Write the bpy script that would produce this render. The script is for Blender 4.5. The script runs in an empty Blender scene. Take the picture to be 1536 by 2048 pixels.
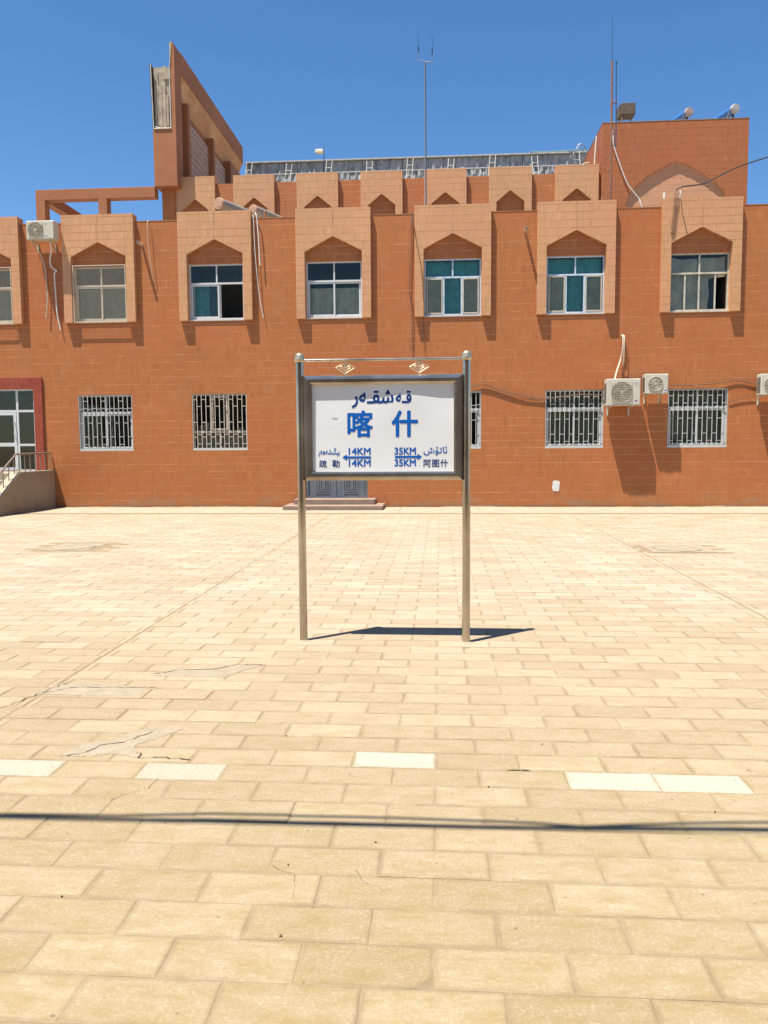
import bpy, math, random
from mathutils import Vector, Matrix
R = random.Random(7)
sc = bpy.context.scene
COL = sc.collection

# ------------------------------------------------------------------ camera, sky, sun, exposure
cam = bpy.data.cameras.new('camera'); camo = bpy.data.objects.new('camera', cam); COL.objects.link(camo)
F_PX, PITCH, YAW, ROLL = 1569.9, 0.0826, 0.0709, 0.0063
cam.sensor_fit = 'VERTICAL'; cam.sensor_height = 36.0; cam.lens = 36.0 * F_PX / 2048.0
cam.clip_start = 0.05; cam.clip_end = 5000
fw = Vector((-math.sin(YAW) * math.cos(PITCH), math.cos(YAW) * math.cos(PITCH), -math.sin(PITCH)))
rt = Vector((math.cos(YAW), math.sin(YAW), 0)); up = rt.cross(fw)
rt2 = rt * math.cos(ROLL) - up * math.sin(ROLL); up2 = rt * math.sin(ROLL) + up * math.cos(ROLL)
mw = Matrix((rt2, up2, -fw)).transposed().to_4x4(); mw.translation = Vector((0, 0, 1.6))
camo.matrix_world = mw
sc.camera = camo

SUN_DIR = Vector((0.25, 0.21, -1.0)).normalized()
SUN_EL = math.asin(-SUN_DIR.z)
SUN_AZ = math.atan2(-SUN_DIR.x, -SUN_DIR.y)
w = bpy.data.worlds.new('World'); sc.world = w; w.use_nodes = True
nt = w.node_tree; bg = nt.nodes['Background']
sky = nt.nodes.new('ShaderNodeTexSky'); sky.sky_type = 'NISHITA'; sky.sun_disc = False
sky.sun_elevation = SUN_EL; sky.sun_rotation = SUN_AZ
sky.altitude = 1300; sky.air_density = 1.0; sky.dust_density = 0.8; sky.ozone_density = 3.0
hs = nt.nodes.new('ShaderNodeHueSaturation'); hs.inputs['Saturation'].default_value = 1.21
nt.links.new(sky.outputs[0], hs.inputs['Color']); nt.links.new(hs.outputs[0], bg.inputs[0]); bg.inputs[1].default_value = 0.081
sun = bpy.data.lights.new('sun', 'SUN'); sun.energy = 5.0; sun.angle = math.radians(0.5); sun.color = (1.0, 0.95, 0.86)
suno = bpy.data.objects.new('sun', sun); COL.objects.link(suno)
suno.rotation_euler = SUN_DIR.to_track_quat('-Z', 'Y').to_euler()
sc.view_settings.view_transform = 'Standard'; sc.view_settings.look = 'None'
sc.view_settings.gamma = 1.0; sc.view_settings.use_curve_mapping = False
sc.view_settings.exposure = 1.1
sc.render.engine = 'CYCLES'
sc.cycles.max_bounces = 8; sc.cycles.transparent_max_bounces = 16

# ------------------------------------------------------------------ materials
def new_mat(name):
    m = bpy.data.materials.new(name); m.use_nodes = True
    return m, m.node_tree, m.node_tree.nodes['Principled BSDF']
def _n(nt, t, **kw):
    n = nt.nodes.new(t)
    for k, v in kw.items(): setattr(n, k, v)
    return n
def _set(nt, sock, v):
    if isinstance(v, bpy.types.NodeSocket): nt.links.new(v, sock)
    else: sock.default_value = v
def noise(nt, scale, detail=4, rough=.6, vec=None):
    n = _n(nt, 'ShaderNodeTexNoise'); n.inputs['Scale'].default_value = scale
    n.inputs['Detail'].default_value = detail; n.inputs['Roughness'].default_value = rough
    if vec is not None: nt.links.new(vec, n.inputs['Vector'])
    return n.outputs['Fac']
def ramp(nt, fac, a, b):
    n = _n(nt, 'ShaderNodeMapRange'); nt.links.new(fac, n.inputs['Value'])
    n.inputs['From Min'].default_value = a; n.inputs['From Max'].default_value = b
    return n.outputs['Result']
def mix(nt, fac, a, b, mode='MIX'):
    n = _n(nt, 'ShaderNodeMix', data_type='RGBA', blend_type=mode)
    _set(nt, n.inputs[0], fac)
    for s, v in ((6, a), (7, b)):
        if isinstance(v, tuple) and len(v) == 3: v = (*v, 1)
        _set(nt, n.inputs[s], v)
    return n.outputs[2]
def math_(nt, op, a, b=0.0):
    n = _n(nt, 'ShaderNodeMath', operation=op); _set(nt, n.inputs[0], a); _set(nt, n.inputs[1], b)
    return n.outputs[0]
def coords(nt, scale=None):
    g = _n(nt, 'ShaderNodeNewGeometry').outputs['Position']
    if scale is None: return g
    m = _n(nt, 'ShaderNodeVectorMath', operation='MULTIPLY'); nt.links.new(g, m.inputs[0]); m.inputs[1].default_value = scale
    return m.outputs[0]
def tone(nt):
    a = _n(nt, 'ShaderNodeAttribute', attribute_name='tone').outputs['Fac']
    r = _n(nt, 'ShaderNodeObjectInfo').outputs['Random']
    return math_(nt, 'FRACT', math_(nt, 'ADD', a, r))
def bump(nt, bsdf, h, strength, dist=.01):
    b = _n(nt, 'ShaderNodeBump'); b.inputs['Strength'].default_value = strength; b.inputs['Distance'].default_value = dist
    nt.links.new(h, b.inputs['Height']); nt.links.new(b.outputs[0], bsdf.inputs['Normal'])

def surf(name, col, rough=.7, var=.15, scale=3.0, metal=0.0, bstr=.0, bscale=60, dirt=None, dirtamt=.5, spec=.5, dscale=1.2):
    m, nt, b = new_mat(name)
    pos = coords(nt)
    f = noise(nt, scale, 5, .65, pos)
    dark = tuple(c * (1 - var) for c in col); light = tuple(min(1, c * (1 + var)) for c in col)
    c = mix(nt, ramp(nt, f, .3, .7), dark, light)
    if dirt:
        d = noise(nt, dscale, 8, .7, pos)
        c = mix(nt, math_(nt, 'MULTIPLY', ramp(nt, d, .48, .72), dirtamt), c, dirt)
    nt.links.new(c, b.inputs['Base Color'])
    b.inputs['Roughness'].default_value = rough; b.inputs['Metallic'].default_value = metal
    b.inputs['Specular IOR Level'].default_value = spec
    if bstr: bump(nt, b, noise(nt, bscale, 6, .6, pos), bstr, .005)
    return m

def tile_mat(name, c1, c2, dust=(.5, .35, .24), dustamt=.25, base_dust=False):
    """glazed wall tile: small tone shift from piece to piece, blotches metres wide, dust"""
    m, nt, b = new_mat(name); pos = coords(nt)
    t = tone(nt)
    c = mix(nt, t, c1, c2)
    c = mix(nt, math_(nt, 'MULTIPLY', ramp(nt, t, .985, .99), .16), c, tuple(min(.8, x * 1.5 + .05) for x in c2))
    c = mix(nt, math_(nt, 'MULTIPLY', ramp(nt, t, .02, .015), .22), c, tuple(x * .6 for x in c1))
    big = noise(nt, .55, 6, .6, pos)
    c = mix(nt, math_(nt, 'MULTIPLY', ramp(nt, big, .35, .75), .5), c, tuple(x * .80 for x in c1))
    d = noise(nt, 1.7, 9, .72, coords(nt, (1, 1, 1.0)))
    c = mix(nt, math_(nt, 'MULTIPLY', ramp(nt, d, .5, .8), dustamt), c, dust)
    st = noise(nt, 1.0, 6, .7, coords(nt, (9, 9, .35)))
    c = mix(nt, math_(nt, 'MULTIPLY', ramp(nt, st, .56, .78), .34), c, tuple(x * .55 for x in c1))
    hue = noise(nt, .33, 5, .6, coords(nt, (1, 1, 1.4)))
    c = mix(nt, math_(nt, 'MULTIPLY', ramp(nt, hue, .45, .68), .38), c, (c1[0] * 1.12, c1[1] * .86, c1[2] * 1.0))
    row = noise(nt, 1.0, 3, .6, coords(nt, (.7, .7, 5.2)))
    c = mix(nt, math_(nt, 'MULTIPLY', ramp(nt, row, .55, .72), .22), c, tuple(x * 1.25 for x in c2))
    fine = noise(nt, 38, 3, .6, pos)
    c = mix(nt, math_(nt, 'MULTIPLY', ramp(nt, fine, .35, .7), .14), c, tuple(x * 1.35 for x in c2))
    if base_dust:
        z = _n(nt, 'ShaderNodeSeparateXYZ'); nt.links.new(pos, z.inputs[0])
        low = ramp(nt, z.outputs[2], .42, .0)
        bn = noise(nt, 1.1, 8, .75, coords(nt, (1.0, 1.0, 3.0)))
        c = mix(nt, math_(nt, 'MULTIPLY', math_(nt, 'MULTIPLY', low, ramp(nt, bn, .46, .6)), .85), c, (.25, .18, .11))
        foot_band = ramp(nt, z.outputs[2], .10, .0)  # darker towards the foot of the wall
        c = mix(nt, math_(nt, 'MULTIPLY', foot_band, .55), c, (.13, .08, .045))
    nt.links.new(c, b.inputs['Base Color'])
    b.inputs['Roughness'].default_value = .55; b.inputs['Specular IOR Level'].default_value = .3
    return m

M = {}
M['tile'] = tile_mat('orange_wall_tile', (.350, .118, .034), (.400, .140, .043), dust=(.40, .22, .12), dustamt=.3, base_dust=True)
M['tile_tower'] = tile_mat('tower_wall_tile', (.33, .110, .038), (.37, .130, .047), dust=(.40, .22, .12), dustamt=.15)
M['mortar'] = surf('tile_mortar', (.58, .30, .15), .9, .25, 2)
M['tile_pale'] = tile_mat('salmon_tile', (.495, .262, .124), (.555, .300, .150), dust=(.5, .31, .18))
M['tile_niche'] = tile_mat('niche_tile', (.50, .26, .140), (.54, .285, .155), dust=(.5, .31, .18))
M['mortar_dark'] = surf('dirty_mortar', (.36, .175, .085), .9, .4, 4, dirt=(.5, .3, .17), dirtamt=.7, dscale=3)
M['mortar_mid'] = surf('niche_mortar', (.42, .22, .13), .9, .2, 4)
M['tile_red'] = tile_mat('red_tile', (.25, .043, .022), (.30, .062, .032), dust=(.36, .14, .08))
M['brown_paint'] = surf('brown_red_render', (.31, .112, .040), .8, .12, 2, bstr=.15, dirt=(.38, .18, .09), dirtamt=.3)
M['soffit'] = surf('peeling_soffit', (.48, .22, .09), .8, .15, 3, dirt=(.66, .45, .25), dirtamt=.7)
M['screen'] = surf('pierced_screen_plaster', (.50, .34, .25), .85, .1, 4)
M['roofing'] = surf('roof_felt', (.3, .26, .22), .95, .2, 2)
M['concrete'] = surf('weathered_concrete', (.36, .31, .225), .92, .3, 7, bstr=.5, bscale=30, dirt=(.16, .14, .11), dirtamt=.7, dscale=4)
M['stair'] = surf('stair_concrete', (.27, .205, .135), .9, .14, 2.5, bstr=.3, bscale=50, dirt=(.25, .2, .15), dirtamt=.35)
M['step'] = surf('step_stone', (.22, .15, .11), .85, .2, 6, bstr=.3, dirt=(.36, .27, .19), dirtamt=.5)
M['apron'] = surf('apron_concrete', (.31, .255, .18), .9, .12, 2.2, bstr=.2, dirt=(.24, .18, .11), dirtamt=.4)
M['sand'] = surf('joint_sand', (.215, .160, .088), .95, .25, 8, bstr=.3)
M['earth'] = surf('dusty_ground', (.27, .21, .13), .95, .2, .3)
M['white'] = surf('white_plastic_frame', (.52, .54, .54), .45, .06, 6, dirt=(.45, .38, .28), dirtamt=.4, dscale=3)
M['alu'] = surf('dull_aluminium', (.50, .49, .45), .5, .12, 6, dirt=(.34, .27, .19), dirtamt=.45, dscale=3)
M['film'] = surf('frame_with_blue_film', (.48, .56, .64), .45, .12, 14, dirt=(.14, .30, .52), dirtamt=.8, dscale=9)
M['cream_frame'] = surf('cream_frame', (.48, .43, .33), .5, .12, 6, dirt=(.35, .27, .18), dirtamt=.5, dscale=4)
M['dirty_frame'] = surf('grimy_frame', (.50, .47, .38), .6, .2, 9, dirt=(.25, .2, .12), dirtamt=.75, dscale=5)
M['guard'] = surf('beige_mesh_wire', (.52, .43, .30), .55, .1, 5)
M['bars'] = surf('galvanised_bars', (.46, .455, .42), .5, .15, 9, metal=.15, dirt=(.34, .28, .2), dirtamt=.4, dscale=6)
M['bars_cream'] = surf('cream_bars', (.50, .44, .36), .5, .15, 9, dirt=(.36, .28, .18), dirtamt=.4, dscale=6)
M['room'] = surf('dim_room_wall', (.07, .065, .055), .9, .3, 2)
M['teal'] = surf('teal_curtain', (.12, .48, .52), .85, .25, 5)
M['linen'] = surf('grey_linen_curtain', (.46, .42, .33), .9, .2, 5)
M['pale_curtain'] = surf('pale_curtain', (.26, .28, .22), .9, .2, 4)
M['drape'] = surf('crumpled_grey_sheet', (.66, .60, .50), .9, .25, 4)
M['metal_door'] = surf('blue_grey_door_paint', (.105, .125, .145), .45, .15, 4, dirt=(.2, .19, .17), dirtamt=.4, dscale=2)
M['door_trim'] = surf('door_trim', (.17, .19, .2), .4, .1, 4)
M['ac'] = surf('off_white_casing', (.50, .47, .385), .45, .06, 5, dirt=(.45, .36, .24), dirtamt=.45, dscale=4)
M['ac_dark'] = surf('fan_dark', (.12, .11, .09), .6, .2, 8)
M['ac_grille'] = surf('fan_guard', (.42, .39, .29), .5, .1, 8)
M['badge'] = surf('grey_badge', (.34, .36, .38), .5, .05)
M['badge_blue'] = surf('blue_mark', (.06, .10, .42), .5, .05)
M['badge_red'] = surf('red_mark', (.5, .05, .04), .5, .05)
M['hose'] = surf('aged_white_hose', (.50, .41, .31), .6, .15, 12)
M['hose_white'] = surf('white_hose', (.62, .60, .55), .6, .1, 12)
M['cable'] = surf('black_cable', (.025, .022, .02), .6, .2, 12)
M['cable_brown'] = surf('dusty_cable', (.13, .075, .045), .7, .2, 12)
M['rust'] = surf('rusty_pipe', (.22, .10, .06), .75, .35, 14, dirt=(.09, .05, .035), dirtamt=.7, dscale=10)
M['galv'] = surf('galvanised_mast', (.20, .22, .25), .5, .15, 10, metal=.4)
M['antblue'] = surf('dark_blue_antenna', (.03, .07, .13), .4, .1, 10)
M['solar_blue'] = surf('blue_heater_shell', (.045, .15, .38), .35, .08, 5)
M['solar_cap'] = surf('pink_white_cap', (.36, .27, .24), .5, .08, 12)
M['solar_cap_white'] = surf('off_white_cap', (.36, .35, .32), .5, .08, 12)
M['solar_cap_old'] = surf('salmon_cap', (.42, .24, .15), .6, .12, 9)
M['solar_grey'] = surf('grey_heater_shell', (.30, .26, .21), .5, .15, 6, metal=.3)
M['dark_leg'] = surf('dark_angle_iron', (.06, .07, .09), .6, .2)
M['tank'] = surf('rusty_tank', (.09, .065, .045), .8, .4, 9, dirt=(.16, .10, .055), dirtamt=.6, dscale=6)
M['foil'] = surf('grey_sheet_back', (.30, .31, .31), .5, .35, 3, bstr=.8, bscale=5, dirt=(.42, .42, .40), dirtamt=.9, dscale=2.2)
M['foil_dark'] = surf('dark_fascia', (.035, .04, .04), .7, .3, 5)
M['rail_grey'] = surf('rail_grey', (.42, .42, .38), .5, .2, 8)
M['white_paint'] = surf('white_paint_old', (.45, .43, .38), .6, .15, 9)
M['green_net'] = surf('green_net', (.16, .24, .19), .8, .2, 9)
M['rail'] = surf('dull_handrail_steel', (.24, .19, .15), .45, .2, 9, metal=.35)
M['flood'] = surf('cream_lamp', (.68, .62, .42), .5, .05)
M['paper'] = surf('glossy_sign_sheet', (.69, .695, .69), .3, .03, 3)
M['blue_ink'] = surf('blue_ink', (.002, .098, .40), .5, .05, 20, spec=.2)
M['navy_ink'] = surf('deep_blue_ink', (.005, .04, .19), .5, .05, 20, spec=.2)
M['brass'] = surf('brassy_ornament', (.62, .50, .32), .35, .15, 20, metal=.8)

def steel():
    m, nt, b = new_mat('worn_stainless_steel'); pos = coords(nt)
    br = noise(nt, 1.0, 5, .6, coords(nt, (2.5, 2.5, 1.6)))
    c = mix(nt, ramp(nt, br, .35, .7), (.32, .265, .205), (.56, .50, .43))
    ru = noise(nt, 9, 6, .7, pos)
    rf = math_(nt, 'MULTIPLY', ramp(nt, ru, .62, .75), .7)
    c = mix(nt, rf, c, (.30, .15, .05))
    nt.links.new(c, b.inputs['Base Color'])
    b.inputs['Metallic'].default_value = .85
    nt.links.new(math_(nt, 'ADD', math_(nt, 'MULTIPLY', br, .16), .07), b.inputs['Roughness'])
    bump(nt, b, noise(nt, 6, 3, .5, pos), .12, .01)
    return m
M['steel'] = steel()

def glass():
    m = bpy.data.materials.new('window_glass'); m.use_nodes = True; nt = m.node_tree; nt.nodes.clear()
    out = _n(nt, 'ShaderNodeOutputMaterial'); ms = _n(nt, 'ShaderNodeMixShader')
    tr = _n(nt, 'ShaderNodeBsdfTransparent'); tr.inputs[0].default_value = (.90, .93, .91, 1)
    gl = _n(nt, 'ShaderNodeBsdfGlossy'); gl.inputs['Roughness'].default_value = .03
    gl.inputs[0].default_value = (.62, .60, .50, 1)
    fr = _n(nt, 'ShaderNodeFresnel'); fr.inputs[0].default_value = 1.5
    b = _n(nt, 'ShaderNodeBump'); b.inputs['Strength'].default_value = .05; b.inputs['Distance'].default_value = .02
    nt.links.new(noise(nt, 1.3, 2, .5, coords(nt)), b.inputs['Height'])
    nt.links.new(b.outputs[0], gl.inputs['Normal']); nt.links.new(b.outputs[0], fr.inputs['Normal'])
    nt.links.new(fr.outputs[0], ms.inputs[0]); nt.links.new(tr.outputs[0], ms.inputs[1]); nt.links.new(gl.outputs[0], ms.inputs[2])
    nt.links.new(ms.outputs[0], out.inputs[0])
    return m
M['glass'] = glass()

def slab_mat(name, c1, c2, edge, white=False):
    """sawn granite flag: tone from piece to piece, sandy stains, grit, fine saw lines"""
    m, nt, b = new_mat(name); pos = coords(nt); t = tone(nt)
    c = mix(nt, t, c1, c2)
    bigs = noise(nt, .7, 6, .6, pos)
    c = mix(nt, math_(nt, 'MULTIPLY', ramp(nt, bigs, .42, .7), .35), c, edge)
    s = noise(nt, 5.5, 12, .80, coords(nt, (1, 2.2, 1)))
    c = mix(nt, math_(nt, 'MULTIPLY', ramp(nt, s, .48, .74), .5 if white else .5), c, edge)
    g = noise(nt, 170, 3, .7, pos)
    g2_ = noise(nt, 75, 4, .75, pos)
    c = mix(nt, math_(nt, 'MULTIPLY', ramp(nt, g2_, .50, .66), .75), c, tuple(min(.85, x * 1.35) for x in c2))
    c = mix(nt, math_(nt, 'MULTIPLY', ramp(nt, g, .55, .74), .6), c, tuple(min(.85, x * 1.6) for x in c2))
    c = mix(nt, math_(nt, 'MULTIPLY', ramp(nt, g, .44, .28), .40), c, tuple(x * .62 for x in c1))
    # sandy tint graded with distance: glare and exposure falloff painted into the colour
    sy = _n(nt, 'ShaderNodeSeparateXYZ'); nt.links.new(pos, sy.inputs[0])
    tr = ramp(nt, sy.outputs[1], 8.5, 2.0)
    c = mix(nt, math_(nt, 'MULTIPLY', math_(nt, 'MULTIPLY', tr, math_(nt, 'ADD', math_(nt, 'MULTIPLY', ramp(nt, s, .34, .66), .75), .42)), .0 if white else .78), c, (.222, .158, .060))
    # sand worked in along the edges of each flag
    e = _n(nt, 'ShaderNodeAttribute', attribute_name='edge').outputs['Fac']
    en = noise(nt, 3.2, 7, .75, pos)
    c = mix(nt, math_(nt, 'MULTIPLY', math_(nt, 'MULTIPLY', ramp(nt, e, .1, 1.0), ramp(nt, en, .38, .60)), .74), c, tuple(x * .88 for x in edge))
    sh = _n(nt, 'ShaderNodeMapRange'); nt.links.new(t, sh.inputs['Value']); sh.inputs['To Min'].default_value = .98 if white else .955; sh.inputs['To Max'].default_value = 1.03
    c = mix(nt, 1.0, c, sh.outputs[0], 'MULTIPLY')
    sp = noise(nt, 26, 1, .4, pos)
    c = mix(nt, math_(nt, 'MULTIPLY', ramp(nt, sp, .77, .8), .6), c, (.10, .075, .05))
    nt.links.new(c, b.inputs['Base Color'])
    b.inputs['Roughness'].default_value = .75; b.inputs['Specular IOR Level'].default_value = .3
    ln = noise(nt, 1.0, 2, .5, coords(nt, (2.5, 210, 1)))
    h = math_(nt, 'ADD', math_(nt, 'MULTIPLY', ln, .8), math_(nt, 'MULTIPLY', g, 1.0))
    bump(nt, b, h, .5, .0022)
    return m
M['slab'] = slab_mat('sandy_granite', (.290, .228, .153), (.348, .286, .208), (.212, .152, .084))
M['slab_new'] = slab_mat('pale_granite', (.305, .272, .205), (.335, .302, .235), (.24, .19, .12), True)
M['mortar_patch'] = surf('grey_mortar_patch', (.268, .218, .150), .9, .14, 9, bstr=.35, bscale=60, dirt=(.20, .15, .085), dirtamt=.5, dscale=5)
M['crack'] = surf('open_crack', (.075, .052, .03), .95, .2)
M['iron'] = surf('manhole_concrete', (.265, .215, .148), .9, .2, 5, bstr=.3)

# ------------------------------------------------------------------ mesh helpers
class MB:
    def __init__(s): s.v = []; s.f = []; s.t = []
    def quad(s, pts, t=0.0):
        i = len(s.v); s.v += [tuple(p) for p in pts]; s.f.append(tuple(range(i, i + len(pts)))); s.t.append(t)
    def box(s, x0, x1, y0, y1, z0, z1, t=0.0, m=None):
        i = len(s.v); vs = [(x, y, z) for z in (z0, z1) for y in (y0, y1) for x in (x0, x1)]
        if m is not None: vs = [tuple(m @ Vector(p)) for p in vs]
        s.v += vs
        for f in ((0, 2, 3, 1), (4, 5, 7, 6), (0, 1, 5, 4), (2, 6, 7, 3), (0, 4, 6, 2), (1, 3, 7, 5)):
            s.f.append(tuple(i + k for k in f)); s.t.append(t)
    def bbox(s, x0, x1, y0, y1, z0, z1, b=.01):
        """box with chamfered edges (rounded look) built from three nested slices"""
        i = len(s.v)
        for (z, ins) in ((z0, b), (z0 + b, 0), (z1 - b, 0), (z1, b)):
            a0, a1, c0, c1 = x0 + ins, x1 - ins, y0 + ins, y1 - ins
            k = b if ins == 0 else b * .6
            s.v += [(a0 + k, c0, z), (a1 - k, c0, z), (a1, c0 + k, z), (a1, c1 - k, z), (a1 - k, c1, z), (a0 + k, c1, z), (a0, c1 - k, z), (a0, c0 + k, z)]
        for L in range(3):
            for k in range(8):
                a = i + L * 8 + k; c = i + L * 8 + (k + 1) % 8
                s.f.append((a, c, c + 8, a + 8)); s.t.append(0)
        s.f.append(tuple(i + 7 - k for k in range(8))); s.f.append(tuple(i + 24 + k for k in range(8))); s.t += [0, 0]
    def prism(s, pts, y0, y1, t=0.0):
        """polygon in x,z extruded along y"""
        n = len(pts); i = len(s.v)
        s.v += [(x, y0, z) for x, z in pts] + [(x, y1, z) for x, z in pts]
        s.f.append(tuple(i + k for k in range(n))); s.f.append(tuple(i + 2 * n - 1 - k for k in range(n))); s.t += [t, t]
        for k in range(n):
            a = i + k; b = i + (k + 1) % n
            s.f.append((a, a + n, b + n, b)); s.t.append(t)
    def tube(s, pts, r, n=8, close=True):
        pts = [Vector(p) for p in pts]; i0 = len(s.v); N = len(pts)
        rs = r if isinstance(r, (list, tuple)) else [r] * N
        ref = None
        for k, p in enumerate(pts):
            d = (pts[min(k + 1, N - 1)] - pts[max(k - 1, 0)]).normalized()
            if ref is None: ref = Vector((0, 0, 1)) if abs(d.z) < .9 else Vector((1, 0, 0))
            a = d.cross(ref)
            if a.length < 1e-4: a = d.cross(Vector((0, 1, 0)))
            a.normalize(); b = d.cross(a)
            for j in range(n):
                th = 2 * math.pi * j / n
                s.v.append(tuple(p + a * (rs[k] * math.cos(th)) + b * (rs[k] * math.sin(th))))
        for k in range(N - 1):
            for j in range(n):
                a = i0 + k * n + j; b = i0 + k * n + (j + 1) % n
                s.f.append((a, b, b + n, a + n)); s.t.append(0)
        if close:
            s.f.append(tuple(i0 + j for j in range(n))[::-1]); s.f.append(tuple(i0 + (N - 1) * n + j for j in range(n))); s.t += [0, 0]
    def lathe(s, prof, c, n=20):
        i0 = len(s.v)
        for r, z in prof:
            for j in range(n):
                th = 2 * math.pi * j / n
                s.v.append((c[0] + r * math.cos(th), c[1] + r * math.sin(th), c[2] + z))
        for k in range(len(prof) - 1):
            for j in range(n):
                a = i0 + k * n + j; b = i0 + k * n + (j + 1) % n
                s.f.append((a, b, b + n, a + n)); s.t.append(0)
        s.f.append(tuple(i0 + j for j in range(n))[::-1]); s.f.append(tuple(i0 + (len(prof) - 1) * n + j for j in range(n))); s.t += [0, 0]
    def mesh(s, name, mat, smooth=False):
        me = bpy.data.meshes.new(name); me.from_pydata(s.v, [], s.f)
        if any(s.t):
            a = me.attributes.new('tone', 'FLOAT', 'FACE'); a.data.foreach_set('value', s.t)
        me.materials.append(M[mat] if isinstance(mat, str) else mat)
        if smooth:
            me.polygons.foreach_set('use_smooth', [True] * len(me.polygons))
            me.set_sharp_from_angle(angle=math.radians(40))
        me.update()
        return me
    def build(s, name, mat, parent=None, smooth=False, loc=None, kind=None, label=None):
        o = bpy.data.objects.new(name, s.mesh(name, mat, smooth)); COL.objects.link(o)
        if parent is not None: o.parent = parent
        if loc is not None: o.location = loc
        if kind: o['kind'] = kind
        if label: o['label'] = label
        return o

def thing(name, label, cat, loc=(0, 0, 0), rz=0.0, group=None, kind=None):
    o = bpy.data.objects.new(name, None); COL.objects.link(o); o.empty_display_size = .2
    o.location = loc; o.rotation_euler = (0, 0, rz)
    if label: o['label'] = label
    if cat: o['category'] = cat
    if group: o['group'] = group
    if kind: o['kind'] = kind
    return o
def tag(o, label, cat, group=None):
    o['label'] = label; o['category'] = cat
    if group: o['group'] = group
    return o
def smooth_path(pts, n=6):
    """Catmull-Rom through points"""
    P = [Vector(p) for p in pts]; P = [P[0]] + P + [P[-1]]; out = []
    for i in range(1, len(P) - 2):
        for k in range(n):
            t = k / n
            out.append(.5 * ((2 * P[i]) + (-P[i-1] + P[i+1]) * t + (2*P[i-1] - 5*P[i] + 4*P[i+1] - P[i+2]) * t*t + (-P[i-1] + 3*P[i] - 3*P[i+1] + P[i+2]) * t**3))
    out.append(P[-2]); return out

def tiles(mb, O, U, V, N, u0, u1, v0, v1, holes=(), pu=.055, pv=.195, ju=.0022, jv=.0085, dep=.0012, H=None, arc=(0, 0), vstart=None):
    """thin upright tiles in stacked courses on a plane; holes = (ua,ub,va,vb); H(u) = top of an opening between arc[0] and arc[1]"""
    O, U, V, N = Vector(O), Vector(U), Vector(V), Vector(N)
    nu = max(1, round((u1 - u0) / pu)); pu = (u1 - u0) / nu
    vs = v0 if vstart is None else vstart
    k = math.floor((v0 - vs) / pv + 1e-6)
    flip = U.cross(V).dot(N) < 0
    while vs + k * pv < v1 - .01:
        ra, rb = vs + k * pv, vs + (k + 1) * pv; k += 1
        jj = jv * R.uniform(.55, 1.6)
        ra += jj / 2; rb -= jv / 2; ra = max(ra, v0); rb = min(rb, v1)
        if rb - ra < .012: continue
        for i in range(nu):
            a = u0 + i * pu + ju / 2; b = a + pu - ju
            if i % 6 == 0: dj = R.uniform(-.45, .35) * jv
            pcs = [(a, b, max(v0, ra + dj + R.uniform(-.0008, .0008)), rb)]
            for (ha, hb, va, vb) in holes:
                if b <= ha or a >= hb or rb <= va or ra >= vb: continue
                nx_ = []
                for (a_, b_, c_, d_) in pcs:
                    if b_ <= ha or a_ >= hb or d_ <= va or c_ >= vb: nx_.append((a_, b_, c_, d_)); continue
                    if c_ < va: nx_.append((a_, b_, c_, va))
                    if d_ > vb: nx_.append((a_, b_, vb, d_))
                    m0, m1 = max(c_, va), min(d_, vb)
                    if a_ < ha: nx_.append((a_, ha, m0, m1))
                    if b_ > hb: nx_.append((hb, b_, m0, m1))
                pcs = nx_
            for (a, b, lo, hi) in pcs:
              if b - a < .002 or hi - lo < .002: continue
              l0 = l1 = lo
              if H is not None and b > arc[0] and a < arc[1]:
                  l0 = max(lo, H(a)); l1 = max(lo, H(b))
                  if l0 >= hi - .004 and l1 >= hi - .004: continue
                  l0 = min(l0, hi - .002); l1 = min(l1, hi - .002)
              t = R.random() * .999 + .0005; d = dep * R.uniform(.7, 1.3)
              base = [O + U * a + V * l0, O + U * b + V * l1, O + U * b + V * hi, O + U * a + V * hi]
              j = len(mb.v)
              mb.v += [tuple(p) for p in base] + [tuple(p + N * d) for p in base]
              F = [(4, 5, 6, 7), (0, 1, 5, 4), (1, 2, 6, 5), (2, 3, 7, 6), (3, 0, 4, 7)]
              for f in F:
                  f = tuple(j + q for q in f)
                  mb.f.append(f[::-1] if flip else f); mb.t.append(t)

def wall_with_holes(mb, x0, x1, z0, z1, yf, yb, holes, reveal=None):
    xs = sorted({x0, x1, *[h[0] for h in holes], *[h[1] for h in holes]}); zs = sorted({z0, z1, *[h[2] for h in holes], *[h[3] for h in holes]})
    for a, b in zip(xs, xs[1:]):
        for c, d in zip(zs, zs[1:]):
            mx, mz = (a + b) / 2, (c + d) / 2
            if any(h[0] < mx < h[1] and h[2] < mz < h[3] for h in holes): continue
            mb.quad([(a, yf, c), (b, yf, c), (b, yf, d), (a, yf, d)])
            mb.quad([(b, yb, c), (a, yb, c), (a, yb, d), (b, yb, d)])
    for (a, b, c, d) in holes:
        mb.quad([(a, yf, c), (a, yf, d), (a, yb, d), (a, yb, c)]); mb.quad([(b, yf, c), (b, yb, c), (b, yb, d), (b, yf, d)])
        mb.quad([(a, yf, d), (b, yf, d), (b, yb, d), (a, yb, d)]); mb.quad([(a, yf, c), (a, yb, c), (b, yb, c), (b, yf, c)])
    mb.quad([(x0, yf, z1), (x1, yf, z1), (x1, yb, z1), (x0, yb, z1)])
    mb.quad([(x0, yf, z0), (x0, yf, z1), (x0, yb, z1), (x0, yb, z0)]); mb.quad([(x1, yf, z0), (x1, yb, z0), (x1, yb, z1), (x1, yf, z1)])

# ------------------------------------------------------------------ ground
g = MB(); g.quad([(-900, -900, -.03), (900, -900, -.03), (900, 900, -.03), (-900, 900, -.03)])
g.build('ground', 'earth', kind='structure')

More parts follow.
